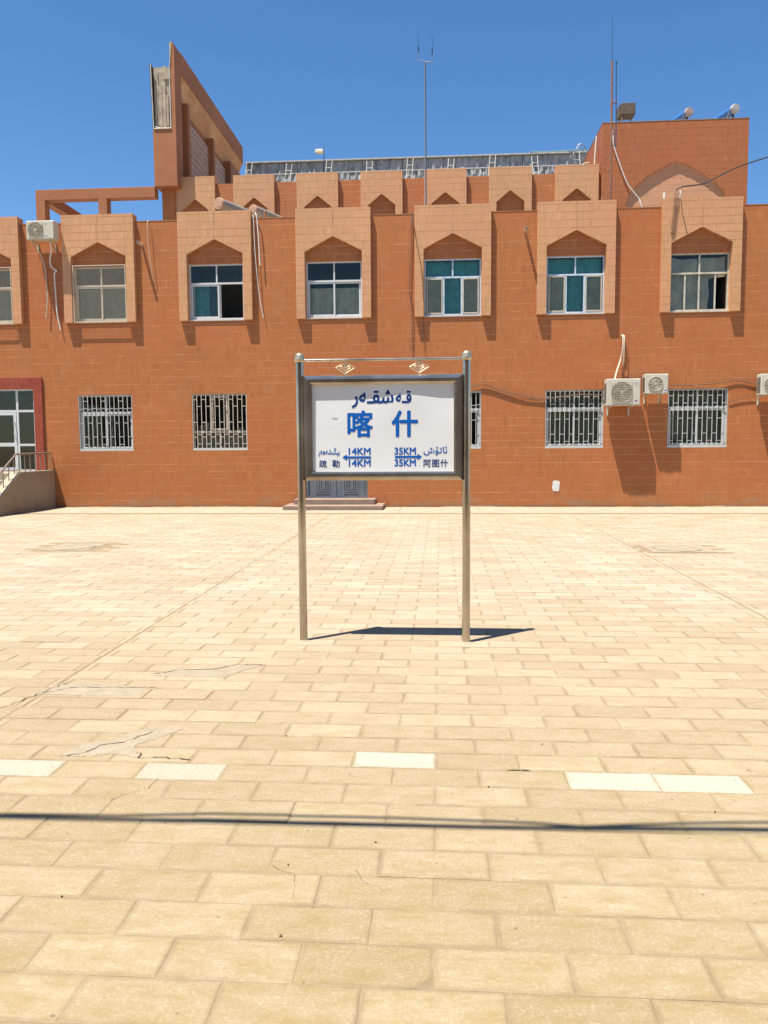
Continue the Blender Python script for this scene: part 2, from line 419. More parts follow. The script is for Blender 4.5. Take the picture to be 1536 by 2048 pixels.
pav = thing('pavement', None, None, kind='structure')
bed = MB(); bed.quad([(-17, -6, -.0008), (14, -6, -.0008), (14, 18.9, -.0008), (-17, 18.9, -.0008)])
bed.build('joint_bed', 'sand', pav)
PX, PY = .42, .20
def cam_px(x, y, z=0.0):
    d = Vector((x, y, z - 1.6)); dz = d.dot(fw)
    return 768 + F_PX * d.dot(rt2) / dz, 1024 - F_PX * d.dot(up2) / dz
def slab_geo(mb, x0, x1, y0, y1, z=0.0, tx=0., ty=0., t=0.0, edges=None):
    j, b, h = R.uniform(.0012, .0026), .004, .012
    a0, a1, b0, b1 = x0 + j, x1 - j, y0 + j, y1 - j; cx, cy = (a0 + a1) / 2, (b0 + b1) / 2
    Z = lambda x, y: z + (x - cx) * tx + (y - cy) * ty
    i = len(mb.v)
    ring = [(a0, b0), (a1, b0), (a1, b1), (a0, b1)]
    in1 = [(a0 + b, b0 + b), (a1 - b, b0 + b), (a1 - b, b1 - b), (a0 + b, b1 - b)]
    q = min(.020, (a1 - a0) * .3)
    in2 = [(a0 + q, b0 + q), (a1 - q, b0 + q), (a1 - q, b1 - q), (a0 + q, b1 - q)]
    mb.v += [(x, y, -h) for x, y in ring] + [(x, y, Z(x, y) - .0016) for x, y in ring] + [(x, y, Z(x, y)) for x, y in in1] + [(x, y, Z(x, y)) for x, y in in2]
    for L in range(3):
        for k in range(4):
            mb.f.append((i + 4 * L + k, i + 4 * L + (k + 1) % 4, i + 4 * L + 4 + (k + 1) % 4, i + 4 * L + 4 + k)); mb.t.append(t)
    mb.f.append((i + 12, i + 13, i + 14, i + 15)); mb.t.append(t)
    if edges is not None: edges += [1.] * 12 + [0.] * 4
JX = [-8.2, -2.6, 3.02, 8.64]
def add_edge(me, edges):
    a = me.attributes.new('edge', 'FLOAT', 'POINT'); a.data.foreach_set('value', edges)
cells = []
nrow0, nrow1 = -42, 75
man = [(-6.38, -5.58, 11.9, 12.85), (3.2, 4.15, 11.95, 12.8)]
for k in range(nrow0, nrow1):
    y0 = 3.80 + PY * k - PY; y1 = y0 + PY                     # row 0 is 3.6..3.8
    if y1 > 18.9: break
    off = -.23 if k % 2 == 0 else -.02
    for (sa, sb), so in zip(zip([-17] + JX, JX + [14]), (.13, .31, 0, .18, .05)):
        n = math.floor((sa - off - so) / PX) - 1; x = off + so + n * PX
        while x < sb:
            a, b = max(x, sa + .004), min(x + PX, sb - .004); x += PX
            if b - a < .03: continue
            if any(a < m[1] and b > m[0] and y0 < m[3] and y1 > m[2] for m in man): continue
            cells.append((a, b, y0, y1, k))
WHITE = [(-1.25, 0), (.81, 0), (1.22, 0), (-2.1, 0), (-.23, 1), (4.6, 14), (-6.2, 22), (-.1, 3 + 40)]
def is_white(a, b, k): return any(kk == k and a < wx < b for wx, kk in WHITE)
vis = []
for c in cells:
    if c[2] < 1.2: continue
    px, py = cam_px((c[0] + c[1]) / 2, (c[2] + c[3]) / 2)
    if -60 < px < 1596 and 900 < py < 2100: vis.append((c[2], c))
vis.sort(key=lambda q: q[0]); near = {c for _, c in vis[:298]}
proto = {}
field, fe, fieldw, fwe = MB(), [], MB(), []
for c in cells:
    a, b, y0, y1, k = c; wh = is_white(a, b, k)
    z, tx, ty = abs(R.gauss(0, .0009)) + .0003, R.gauss(0, .002), R.gauss(0, .003)
    if c in near:
        key = (round(b - a, 3), wh)
        if key not in proto:
            mb = MB(); ed = []; h = (b - a) / 2
            slab_geo(mb, -h, h, -PY / 2, PY / 2, edges=ed)
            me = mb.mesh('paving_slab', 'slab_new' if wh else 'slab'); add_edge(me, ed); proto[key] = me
        o = bpy.data.objects.new('paving_slab', proto[key]); COL.objects.link(o); o.parent = pav
        o.location = ((a + b) / 2, (y0 + y1) / 2, z); o.rotation_euler = (ty, -tx, R.gauss(0, .0012))
        if wh: o['label'] = 'newer near-white slab'
    elif wh: slab_geo(fieldw, a, b, y0, y1, z, tx, ty, R.random(), fwe)
    else: slab_geo(field, a, b, y0, y1, z, tx, ty, R.random() * .999 + .0005, fe)
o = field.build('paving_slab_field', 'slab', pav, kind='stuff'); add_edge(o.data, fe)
if fieldw.v:
    o = fieldw.build('pale_slab_field', 'slab_new', pav, kind='stuff'); add_edge(o.data, fwe)
# concrete strip along the foot of the wall
ap = MB()
for x in range(-17, 14, 2):
    ap.box(x + .004, x + 1.996, 18.905, 20.83, -.02, .004)
ap.build('apron_strip', 'apron', pav)
# expansion joints opened and filled with grit
ej = MB()
for jx in JX:
    for i in range(60):
        y0 = 2 + i * .28
        if y0 > 18.6: break
        wdt = R.uniform(.004, .011)
        ej.quad([(jx - wdt, y0, .0012), (jx + wdt, y0, .0012), (jx + R.uniform(.004, .010), y0 + .28, .0012), (jx - R.uniform(.004, .010), y0 + .28, .0012)])
ej.build('expansion_joint', 'sand', pav)
# mortar patches and cracks
def blob(cx, cy, pts, z=.0035):
    mb = MB(); mb.quad([(cx + x, cy + y, z) for x, y in pts]); 
    mb2 = MB(); n = len(pts); top = [(cx + x, cy + y, z) for x, y in pts]; bot = [(cx + x * 1.02, cy + y * 1.02, -.008) for x, y in pts]
    mb2.quad(top)
    for i in range(n): mb2.quad([bot[i], bot[(i + 1) % n], top[(i + 1) % n], top[i]])
    return mb2
def rough(pts, amp=.012, n=10):
    out = []
    for i in range(len(pts)):
        a, b = Vector(pts[i]), Vector(pts[(i + 1) % len(pts)])
        for k in range(n):
            p = a.lerp(b, k / n); out.append((p.x + R.uniform(-amp, amp), p.y + R.uniform(-amp, amp)))
    return out
P1 = rough([(-.32, -.17), (-.12, -.17), (-.05, -.13), (.12, -.19), (.02, -.02), (.10, .10), (.20, .24), (.02, .27), (-.06, .20), (-.12, .05), (-.28, .01)], .011)
blob(-1.66, 4.03, P1).build('mortar_patch', 'mortar_patch', pav)
P2 = rough([(-.30, -.12), (.22, -.14), (.30, .02), (.42, .16), (.12, .17), (.0, .05), (-.22, .03)], .012)
blob(-1.72, 5.42, P2).build('mortar_patch', 'mortar_patch', pav)
P3 = rough([(-.36, -.14), (.32, -.13), (.34, .05), (-.1, .10), (-.32, .06)], .014)
blob(-2.28, 4.98, P3).build('mortar_patch', 'mortar_patch', pav)
def crack(pts, w0=.005, jag=.010):
    mb = MB(); P = []
    for i in range(len(pts) - 1):
        a, b = Vector(pts[i]), Vector(pts[i + 1]); n = max(2, int((b - a).length / .03))
        for k in range(n): P.append(a.lerp(b, k / n) + Vector((R.uniform(-jag, jag), R.uniform(-jag, jag))))
    P.append(Vector(pts[-1]))
    for p, q in zip(P, P[1:]):
        d = (q - p).normalized(); nn = Vector((-d.y, d.x)) * R.uniform(.3, 1.1) * w0
        mb.quad([(p.x + nn.x, p.y + nn.y, .0055), (p.x - nn.x, p.y - nn.y, .0055), (q.x - nn.x, q.y - nn.y, .0055), (q.x + nn.x, q.y + nn.y, .0055)])
    mb.build('crack', 'crack', pav)
crack([(-1.98, 3.84), (-1.86, 3.90), (-1.84, 4.0), (-1.72, 4.06), (-1.62, 4.22)], .0038)
crack([(-1.58, 3.92), (-1.56, 3.85), (-1.42, 3.86), (-1.28, 3.84)], .004)
crack([(-2.05, 5.32), (-1.86, 5.45), (-1.62, 5.47), (-1.5, 5.6), (-1.28, 5.6)], .0045)
crack([(-2.6, 4.86), (-2.45, 5.0), (-2.0, 5.02), (-1.85, 5.01)], .0035)
crack([(-3.0, 4.3), (-2.72, 4.55), (-2.6, 4.9), (-2.55, 5.1)], .004, .015)
crack([(-1.5, 3.36), (-1.38, 3.5), (-1.36, 3.6)], .0012)
crack([(-.63, 2.85), (-.54, 2.78), (-.52, 2.64)], .0007); crack([(-.54, 2.78), (-.42, 2.82)], .0006)
crack([(-.32, 2.84), (-.28, 2.76), (-.2, 2.7)], .0007)
crack([(.33, 3.8), (.40, 3.80), (.46, 3.79)], .005)
# dust banked along the foot of the wall
mb = MB(); xx = -10.3; hh, ww = .01, .03
while xx < 12.4:
    h2, w2 = max(.002, hh + R.uniform(-.008, .008)), max(.01, ww + R.uniform(-.02, .02)); h2, w2 = min(h2, .03), min(w2, .10)
    mb.quad([(xx, 20.812 - ww, .0045), (xx + .09, 20.812 - w2, .0045), (xx + .09, 20.809, .004 + h2), (xx, 20.809, .004 + hh)]); hh, ww = h2, w2; xx += .09
mb.build('dust_bank', 'sand', pav, kind='stuff')
# small litter
for (x, y, r) in ((-.26, 3.05, .007), (-.58, 2.86, .005), (-.52, 2.42, .008), (.23, 3.6, .006), (-.85, 4.2, .006), (.55, 4.15, .006), (1.2, 3.4, .005), (-1.35, 2.6, .005)):
    mb = MB(); mb.lathe([(r * .7, 0), (r * .8, .002), (r * .4, .006), (r * .1, .007)], (0, 0, 0), 6); mb.v = [(x * R.uniform(.6, 1.3), y * R.uniform(.5, 1.1), z) for x, y, z in mb.v]
    o = mb.build('pebble', 'crack', None, True, (x, y, .001)); o['kind'] = 'stuff'
for (x0, x1, y0, y1), lab in zip(man, ('left', 'right')):
    t = thing('manhole_cover', 'round manhole cover in a concrete square, at the %s of the yard' % lab, 'manhole', ((x0 + x1) / 2, (y0 + y1) / 2, 0), group='manhole covers in the paving')
    hx, hy = (x1 - x0) / 2, (y1 - y0) / 2
    mb = MB(); n = 24
    rim = [(math.cos(2 * math.pi * i / n), math.sin(2 * math.pi * i / n)) for i in range(n)]
    for i in range(n):
        a, b = rim[i], rim[(i + 1) % n]
        def sq(p): s = 1 / max(abs(p[0]), abs(p[1])); return (p[0] * s * hx, p[1] * s * hy, .003)
        mb.quad([(a[0] * .36, a[1] * .36, .003), sq(a), sq(b), (b[0] * .36, b[1] * .36, .003)])
    mb.build('surround', 'iron', t)
    mb = MB(); mb.lathe([(.35, -.02), (.35, .008), (.33, .012), (.12, .012), (.1, .008), (.01, .008)], (0, 0, 0), 28); mb.build('lid', 'iron', t, True)

# ------------------------------------------------------------------ station building, main wing
D = 20.812
B = thing('station_building', 'long two-storey building clad in small orange tiles with pointed window surrounds', 'building')
XL, XR, ZP = -17.0, 12.6, 7.575
cs = [-12.16, -9.02, -5.88, -2.75, .34, 3.47, 6.57]          # surrounds' centres
HW = .735
up_holes = [(c - HW + .0, c + HW, 5.0, 6.44) for c in cs]
low = [(-9.02, 0), (-5.88, 1), (.34, 0), (3.49, 2), (6.61, 2)]
low_holes = [(c - .75, c + .75, 1.535, 3.05) for c, _ in low]
door_hole = (-3.58, -1.91, .235, 2.45)
ent_hole = (-13.2, -10.99, 1.0, 3.235)
holes = up_holes + low_holes + [door_hole, ent_hole]
mb = MB(); wall_with_holes(mb, XL, XR, -.1, ZP, D, D + .26, holes); mb.build('wall', 'mortar', B)
mb = MB()
th = holes + [(c - .985, c + .985, 6.0, ZP + .1) if False else (c - .98, c - HW - .0, 4.955, ZP + .1) for c in cs] + [(c + HW, c + .98, 4.955, ZP + .1) for c in cs] + [(c - HW, c + HW, 7.06, ZP + .1) for c in cs] + [(-13.45, -10.75, .9, 3.54)]
tiles(mb, (0, D, 0), (1, 0, 0), (0, 0, 1), (0, -1, 0), XL, XR, 0.0, ZP - .004, th)
mb.build('wall_tiles', 'tile', B, kind='stuff')
mb = MB()
x = XL
while x < XR:                                                    # parapet coping stones
    mb.box(x + .003, min(x + .9, XR) - .003, D - .008, D + .27, ZP + .001, ZP + .022); x += .9
mb.build('coping', 'brown_paint', B)
mb = MB(); mb.quad([(XL, D + .26, 7.15), (XR, D + .26, 7.15), (XR, 34, 7.15), (XL, 34, 7.15)]); mb.build('roof', 'roofing', B)
mb = MB(); mb.box(XL, XL + .2, D + .27, 34, -.1, ZP); mb.box(XR - .2, XR, D + .27, 34, -.1, ZP); mb.box(XL, XR, 34.01, 34.2, -.1, ZP); mb.build('outer_wall', 'brown_paint', B)

def surround(parent, cx, yw, z0, zs, za, zt, W, w, p, back, tiled=True, name='window_surround'):
    """projecting n-shaped surround with a pointed head, with its tile skin"""
    pts = [(-W, z0), (-w, z0), (-w, zs), (0, za), (w, zs), (w, z0), (W, z0), (W, zt), (-W, zt)]
    mb = MB(); mb.prism([(cx + x, z) for x, z in pts], yw - p, yw - .001)
    mb.box(cx - W, cx + W, yw + .0, yw + back, ZP + .024 if back and zt < 8 else zt - .3, zt) if back else None
    s = mb.build(name, 'mortar_dark', parent)
    t = MB(); Hf = lambda u: (za - (za - zs) * abs(u - cx) / w) if abs(u - cx) <= w else -9
    kw = dict(dep=.004, jv=.0055, ju=.0028)
    tiles(t, (0, yw - p, 0), (1, 0, 0), (0, 0, 1), (0, -1, 0), cx - W, cx + W, z0, zt, [(cx - w, cx + w, z0 - 1, zs)], H=Hf, arc=(cx - w, cx + w), **kw)
    for sx in (-1, 1):
        tiles(t, (cx + sx * W, yw - p, 0), (0, 1, 0), (0, 0, 1), (sx, 0, 0), 0, p - .001, z0, zt, **kw)
        tiles(t, (cx + sx * w, yw - p, 0), (0, 1, 0), (0, 0, 1), (-sx, 0, 0), 0, p - .001, z0, zs, **kw)
    t.build('tile_cladding', 'tile_pale', s, kind='stuff')
    mb = MB(); mb.box(cx - .006, cx + .006, yw - p - .0062, yw - p - .001, za + .01, zt - .005); mb.build('vertical_seam', 'mortar_dark', s)
    return s

# ---- windows
def bar(mb, x0, x1, z0, z1, y0, y1): mb.box(x0, x1, y0, y1, z0, z1)
def pane(parent, x0, x1, z0, z1, y, name='pane', mat='glass'):
    mb = MB(); mb.box(x0, x1, y, y + .005, z0, z1); return mb.build(name, mat, parent)
def curtain(parent, x0, x1, z0, z1, y, mat, amp=.03, wl=.13, name='curtain', sag=0):
    mb = MB(); n = max(8, int((x1 - x0) / .02)); rows = 8; ph = R.random() * 6
    def P(i, j):
        x = x0 + (x1 - x0) * i / n; s = j / rows
        a = amp * (math.sin(2 * math.pi * x / wl + ph + math.sin(x * 5 + s * 1.5)) + .5 * math.sin(x * 37 + ph * 2 + s * 2))
        return (x, y + a * (.6 + .4 * s), z1 + (z0 - z1) * s - sag * math.sin(math.pi * i / n) * (1 - s))
    for i in range(n):
        for j in range(rows): mb.quad([P(i, j + 1), P(i + 1, j + 1), P(i + 1, j), P(i, j)])
    return mb.build(name, mat, parent, True)
def rect_frame(mb, x0, x1, z0, z1, t, y0, y1):
    bar(mb, x0, x1, z0, z0 + t, y0, y1); bar(mb, x0, x1, z1 - t, z1, y0, y1)
    bar(mb, x0, x0 + t, z0 + t, z1 - t, y0, y1); bar(mb, x1 - t, x1, z0 + t, z1 - t, y0, y1)
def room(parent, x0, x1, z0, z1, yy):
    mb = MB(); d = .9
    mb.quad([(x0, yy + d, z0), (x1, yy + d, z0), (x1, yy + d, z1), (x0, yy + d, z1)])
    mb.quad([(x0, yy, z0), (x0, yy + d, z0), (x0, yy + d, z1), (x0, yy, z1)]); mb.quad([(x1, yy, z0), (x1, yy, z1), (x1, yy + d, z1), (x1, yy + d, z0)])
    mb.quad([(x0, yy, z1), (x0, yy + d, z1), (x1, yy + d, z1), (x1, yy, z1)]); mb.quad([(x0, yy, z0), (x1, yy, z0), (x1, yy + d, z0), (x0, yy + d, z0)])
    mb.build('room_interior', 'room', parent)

def window_upper(c, kind):
    x0, x1, z0, z1 = c - HW, c + HW, 5.0, 6.44; y0, y1 = D + .03, D + .09; yg = D + .06
    fm = {'guard': 'cream_frame', 'slide': 'white', 'open': 'white', 'film': 'film', 'old': 'dirty_frame'}[kind]
    t = .035; e = .004
    mb = MB(); rect_frame(mb, x0 + e, x1 - e, z0 + e, z1 - e, t, y0, y1)
    f = mb.build('window', fm, B)
    zt = z1 - .50 if kind != 'film' else z1 - .47
    mb = MB(); bar(mb, x0 + t + e, x1 - t - e, zt - .022, zt + .022, y0 - .004, y1 - .004); mb.build('transom', fm, f)
    mb = MB(); bar(mb, c - .018, c + .018, zt + .022, z1 - t - e, y0 + .002, y1 - .002); mb.build('mullion', fm, f)
    for a, b in ((x0 + t, c - .018), (c + .018, x1 - t)): pane(f, a + e, b, zt + .022, z1 - t - e, yg)
    mb = MB(); mb.box(x0 - .0, x1 + .0, D - .03, D + .03, z0 - .035, z0 - .001); mb.build('sill', 'dirty_frame' if kind in ('old', 'guard') else 'alu', f)
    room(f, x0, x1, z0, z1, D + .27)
    def sash(a, b, yy, fmt=None):
        mb = MB(); rect_frame(mb, a, b, z0 + t + .008, zt - .024, .042, yy, yy + .028); s = mb.build('sash', fmt or fm, f)
        pane(f, a + .042, b - .042, z0 + t + .05, zt - .066, yy + .012); return s
    if kind in ('guard', 'slide'):
        sash(x0 + t + .012, c + .02, D + .034); sash(c - .02, x1 - t - .012, D + .066)
        if kind == 'guard':
            curtain(f, x0 + .05, x1 - .05, z0 + .05, zt - .05, D + .22, 'pale_curtain', .02, .3)
        else:
            curtain(f, x0 + .05, x1 - .05, z0 + .1, zt - .15, D + .20, 'drape', .02, .4)
    elif kind == 'open':
        sash(x0 + t + .012, c + .06, D + .034); sash(x0 + t + .06, c + .1, D + .066)
        curtain(f, x0 + .06, c - .25, z0 + .05, zt - .05, D + .2, 'teal', .015, .12)
        mb = MB(); mb.tube([(c + .1, D + .028, zt - .45), (c + .1, D + .012, zt - .45), (c + .1, D + .012, zt - .55), (c + .1, D + .028, zt - .55)], .006, 6); mb.build('handle', 'alu', f)
    elif kind == 'film':
        tw = (x1 - x0 - 2 * t) / 3
        for k in (1, 2):
            xx = x0 + t + tw * k; mb = MB(); bar(mb, xx - .022, xx + .022, z0 + t + e, zt - .022, y0, y1); mb.build('mullion', fm, f)
        pane(f, x0 + t + tw + .022, x0 + t + 2 * tw - .022, z0 + t + e, zt - .022, yg)
        for k in (0, 2):
            a = x0 + t + tw * k + .026; b = x0 + t + tw * (k + 1) - .026
            mb = MB(); rect_frame(mb, a, b, z0 + t + .008, zt - .028, .03, D + .016, D + .046); mb.build('sash', 'cream_frame', f)
            pane(f, a + .03, b - .03, z0 + t + .04, zt - .06, D + .03)
            curtain(f, a + .02, b - .02, z0 + t + .03, zt - .05, D + .075, 'linen', .006, .16, 'fly_screen')
        curtain(f, x0 + .04, x1 - .04, z0 + .04, z1 - .04, D + .20, 'teal', .022, .12)
    elif kind == 'old':
        q = (x1 - x0 - 2 * t) / 4
        for k in (1, 2, 3):
            xx = x0 + t + q * k + (.05 if k == 3 else 0); mb = MB(); bar(mb, xx - .017, xx + .017, z0 + t + e, zt - .022, y0 + .004, y1 - .004); mb.build('mullion', fm, f)
            a = x0 + t + q * (k - 1)
            pane(f, a + .02, xx - .02, z0 + t + e, zt - .022, yg)
        mb = MB(); n = 26
        def P(i, j):
            u, v = i / n, j / n
            x = x0 + .05 + (x1 - x0 - .42 * (0 if v < .42 else 1) * 1.0 - .1) * u
            z = z1 - .06 - (z1 - z0 - .12) * v - (.10 * math.sin(u * 3.1) if j == 0 else 0)
            return (x, D + .15 + .03 * math.sin(7 * u + 3 * v * 2) + .03 * math.sin(15 * v + 6 * u) + .016 * math.sin(31 * u - 12 * v), z)
        for i in range(n):
            for j in range(n): mb.quad([P(i, j + 1), P(i + 1, j + 1), P(i + 1, j), P(i, j)])
        mb.build('hanging_sheet', 'drape', f, True)
    if kind == 'guard':                                           # expanded wire guard, flush with the front of the surround
        yy = D - .105
        mb = MB(); rect_frame(mb, x0 + .012, x1 - .012, z0 - .03, z1 + .02, .02, yy - .01, yy + .01)
        for xx in (x0 + .022, x1 - .022):
            for zz in (z0 - .01, z1): mb.tube([(xx, yy, zz), (xx, D + .03, zz)], .007, 5)
        gd = mb.build('wire_guard', 'guard', f)
        mb = MB(); w_, h_ = x1 - x0 - .05, z1 - z0 + .02; p = .052; sl = 1.25
        a0, b0 = x0 + .025, z0 - .012
        k = -int(h_ * 2 / p) - 2
        def seg(xa, za, xb, zb):
            d = Vector((xb - xa, zb - za)).normalized(); nx, nz = -d.y * .0019, d.x * .0019
            mb.quad([(xa + nx, yy, za + nz), (xa - nx, yy, za - nz), (xb - nx, yy, zb - nz), (xb + nx, yy, zb + nz)])
        while k * p < w_ + h_ * 2:
            for s in (1, -1):
                # line x = a0 + k p + s*(z-b0)/sl clipped to the rectangle
                pts = []
                for zz in (0, h_):
                    xx = k * p + s * zz / sl
                    if 0 <= xx <= w_: pts.append((xx, zz))
                for xx in (0, w_):
                    zz = (xx - k * p) * sl * s
                    if 0 < zz < h_: pts.append((xx, zz))
                if len(pts) >= 2: seg(a0 + pts[0][0], b0 + pts[0][1], a0 + pts[1][0], b0 + pts[1][1])
            k += 1
        mb.build('wire_mesh', 'guard', f, kind='stuff')
    return f
kinds = ['guard', 'guard', 'open', 'slide', 'film', 'film', 'old']
for c, k in zip(cs, kinds):
    surround(B, c, D, 4.96, 6.67, 7.05, 7.76, .975, .75, .13, .16)
    window_upper(c, k)

def window_lower(c, kind):
    x0, x1, z0, z1 = c - .75, c + .75, 1.535, 3.05; e = .004; t = .045; y0, y1 = D + .07, D + .13
    fm = 'cream_frame' if kind == 1 else 'white'; bm = 'bars_cream' if kind == 1 else 'bars'
    mb = MB(); rect_frame(mb, x0 + e, x1 - e, z0 + e, z1 - e, t, y0, y1); f = mb.build('window', fm, B)
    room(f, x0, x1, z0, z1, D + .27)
    zt = z0 + .50 if kind == 1 else z1 - .48
    mb = MB(); bar(mb, x0 + t + e, x1 - t - e, zt - .03, zt + .03, y0 - .004, y1 - .004); mb.build('transom', fm, f)
    mb = MB(); bar(mb, x0 - .0 + e, x1 - e, z0 - .0 + e, z0 + .07, D + .005, D + .069); mb.build('sill', 'alu', f)
    if kind == 1:
        a, b = c - .24, c + .22
        mb = MB(); bar(mb, a - .03, a, zt + .03, z1 - t, y0, y1); bar(mb, b, b + .03, zt + .03, z1 - t, y0, y1); mb.build('mullion', fm, f)
        mb = MB(); rect_frame(mb, a + .01, b - .01, zt + .045, z1 - t - .01, .05, D + .045, D + .08); mb.build('sash', fm, f)
        mb = MB(); bar(mb, c - .02, c + .02, z0 + t, zt - .03, y0, y1); mb.build('mullion', fm, f)
        pane(f, x0 + t, a - .03, zt + .03, z1 - t, D + .1); pane(f, b + .03, x1 - t, zt + .03, z1 - t, D + .1); pane(f, a + .06, b - .06, zt + .095, z1 - t - .06, D + .06)
        pane(f, x0 + t, x1 - t, z0 + t, zt - .03, D + .1)
        curtain(f, x0 + .05, x1 - .05, z0 + .04, zt, D + .2, 'linen', .02, .3)
        mb = MB()
        for (bx, bw, bz) in ((c - .62, .12, .16), (c - .5, .16, .24), (c - .33, .1, .14), (c + .45, .16, .08)): mb.bbox(bx, bx + bw, D + .2, D + .36, zt + .031, zt + .031 + bz, .02)
        mb.build('belongings', 'linen', f)
    else:
        for a, b, yy in ((x0 + t + .005, c + .02, D + .066), (c - .02, x1 - t - .005, D + .096)):
            mb = MB(); rect_frame(mb, a, b, z0 + .075, zt - .034, .045, yy, yy + .028); mb.build('sash', fm, f)
            pane(f, a + .045, b - .045, z0 + .12, zt - .08, yy + .012)
        mb = MB(); bar(mb, c - .018, c + .018, zt + .03, z1 - t - e, y0 + .003, y1 - .003); mb.build('mullion', fm, f)
        pane(f, x0 + t, c - .018, zt + .03, z1 - t, D + .1); pane(f, c + .018, x1 - t, zt + .03, z1 - t, D + .1)
        if kind == 2: curtain(f, x0 + .05, x1 - .05, z0 + .05, z1 - .05, D + .3, 'pale_curtain', .02, .2)
    # burglar bars: uprights joined by short staggered links
    mb = MB(); n = 12; yb = D + .012; r = .0085
    g0, g1 = x0 + .014, x1 - .014
    rect_frame(mb, g0 - .008, g1 + .008, z0 + .01, z1 - .006, .016, yb - .006, yb + .012)
    xs = [g0 + (g1 - g0) * i / n for i in range(n + 1)]
    for x in xs[1:-1]: mb.box(x - r, x + r, yb - .008, yb + .008, z0 + .026, z1 - .022)
    hh = z1 - z0
    if kind == 1: pat = [(.90, 0), (.78, 1), (.50, 0), (.285, 1), (.24, 0), (.12, 1)]
    else: pat = [(.88, 0), (.755, 1), (.50, 0), (.245, 1), (.12, 0)] if kind == 2 else [(.89, 2), (.75, 0), (.76, 1), (.50, 0), (.255, 1), (.12, 2)]
    for i in range(n):
        for fr, par in pat:
            if par == 2:
                if i % 4 != 1: continue
            elif i % 2 != par: continue
            z = z0 + hh * fr
            mb.box(xs[i] + r, xs[i + 1] - r, yb - .006, yb + .006, z - .008, z + .008)
    mb.build('security_grille', bm, f)
for c, k in low: window_lower(c, k)

# ---- grey double door and its steps
mb = MB(); rect_frame(mb, -3.576, -1.914, .24, 2.446, .07, D + .02, D + .1); dr = mb.build('door', 'metal_door', B)
for a, b in ((-3.50, -2.75), (-2.74, -1.99)):
    mb = MB(); mb.bbox(a, b, D + .05, D + .1, .262, 2.37, .006)
    lf = mb.build('door_leaf', 'metal_door', dr)
    m = (a + b) / 2
    mb = MB()
    for z0, z1 in ((.36, .98), (1.06, 1.3), (1.38, 2.25)):
        for k, ins in enumerate((0, .045, .09, .135)):
            if z1 - z0 - 2 * ins < .05: break
            rect_frame(mb, m - .2 + ins, m + .2 - ins, z0 + ins, z1 - ins, .016, D + .036 - .003 * k, D + .052)
    mb.build('embossed_panel', 'door_trim', dr)
mb = MB(); mb.bbox(-2.70, -2.67, D + .0, D + .045, 1.0, 1.22, .008); mb.build('handle', 'alu', dr)
for x0, x1, y0, z0, z1 in ((-4.0, -1.44, 19.76, -.02, .115), (-3.8, -1.68, 20.28, .116, .25)):
    mb = MB(); mb.bbox(x0, x1, y0, D - .012, z0, z1, .012); mb.build('doorstep', 'step', B)
# white paint blot
mb = MB(); n = 26; pts = []
for i in range(n):
    a = 2 * math.pi * i / n; s = 1 / max(abs(math.cos(a)), abs(math.sin(a))) ** .85
    pts.append((3.04 + .095 * math.cos(a) * s * R.uniform(.85, 1.1), .56 + .15 * math.sin(a) * s * R.uniform(.85, 1.1)))
mb.prism(pts, D - .0095, D - .006); mb.build('paint_blot', 'hose_white', B, label='white paint blot low on the wall')
# drain spouts sticking out of the wall
for x, z in ((-7.86, 6.97), (2.19, 7.07)):
    mb = MB(); mb.tube([(x, D + .05, z), (x, D - .3, z - .0)], .038, 12); mb.tube([(x, D - .301, z), (x, D - .304, z)], .028, 12)
    s = mb.build('drain_spout', 'hose', B, True)
    mb = MB(); mb.tube([(x, D - .30, z), (x, D - .306, z)], .029, 12); mb.build('spout_opening', 'cable', s)
mb = MB(); mb.tube([(-4.62, D + .35, 7.2), (-4.62, D + .35, 7.86)], .03, 8); mb.build('vent_stub', 'brown_paint', B)

# ---- glazed entrance with red tiled surround
mb = MB(); wall_with_holes(mb, -13.45, -10.75, .9, 3.54, D - .05, D - .001, [(-13.2, -10.99, .8, 3.235)]); en = mb.build('entrance_surround', 'mortar_dark', B)
mb = MB(); tiles(mb, (0, D - .05, 0), (1, 0, 0), (0, 0, 1), (0, -1, 0), -13.45, -10.75, 1.0, 3.54, [(-13.2, -10.99, .8, 3.235)], dep=.005)
tiles(mb, (-10.75, D - .05, 0), (0, 1, 0), (0, 0, 1), (1, 0, 0), 0, .045, 1.0, 3.54, dep=.004)
mb.build('red_tile_cladding', 'tile_red', en, kind='stuff')
mb = MB(); rect_frame(mb, -13.196, -10.994, 1.004, 3.231, .045, D + .02, D + .08)
bar(mb, -11.53, -11.47, 1.05, 3.185, D + .021, D + .079); bar(mb, -13.15, -11.53, 2.61, 2.67, D + .022, D + .078); bar(mb, -11.47, -11.04, 2.61, 2.67, D + .022, D + .078); bar(mb, -11.47, -11.04, 1.69, 1.75, D + .022, D + .078)
gf = mb.build('entrance_door', 'white', B)
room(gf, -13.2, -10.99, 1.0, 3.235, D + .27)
for a, b, z0, z1 in ((-11.47, -11.04, 2.67, 3.185), (-11.47, -11.04, 1.75, 2.61), (-11.47, -11.04, 1.05, 1.69), (-13.15, -11.53, 2.67, 3.185)): pane(gf, a, b, z0, z1, D + .05)
for a, b in ((-12.33, -11.54), (-13.14, -12.34)):
    mb = MB(); rect_frame(mb, a, b, 1.03, 2.605, .075, D + .012, D + .052); bar(mb, a + .075, b - .075, 1.68, 1.78, D + .014, D + .05)
    mb.build('door_leaf', 'white', gf)
    pane(gf, a + .075, b - .075, 1.105, 1.68, D + .03); pane(gf, a + .075, b - .075, 1.78, 2.53, D + .03)
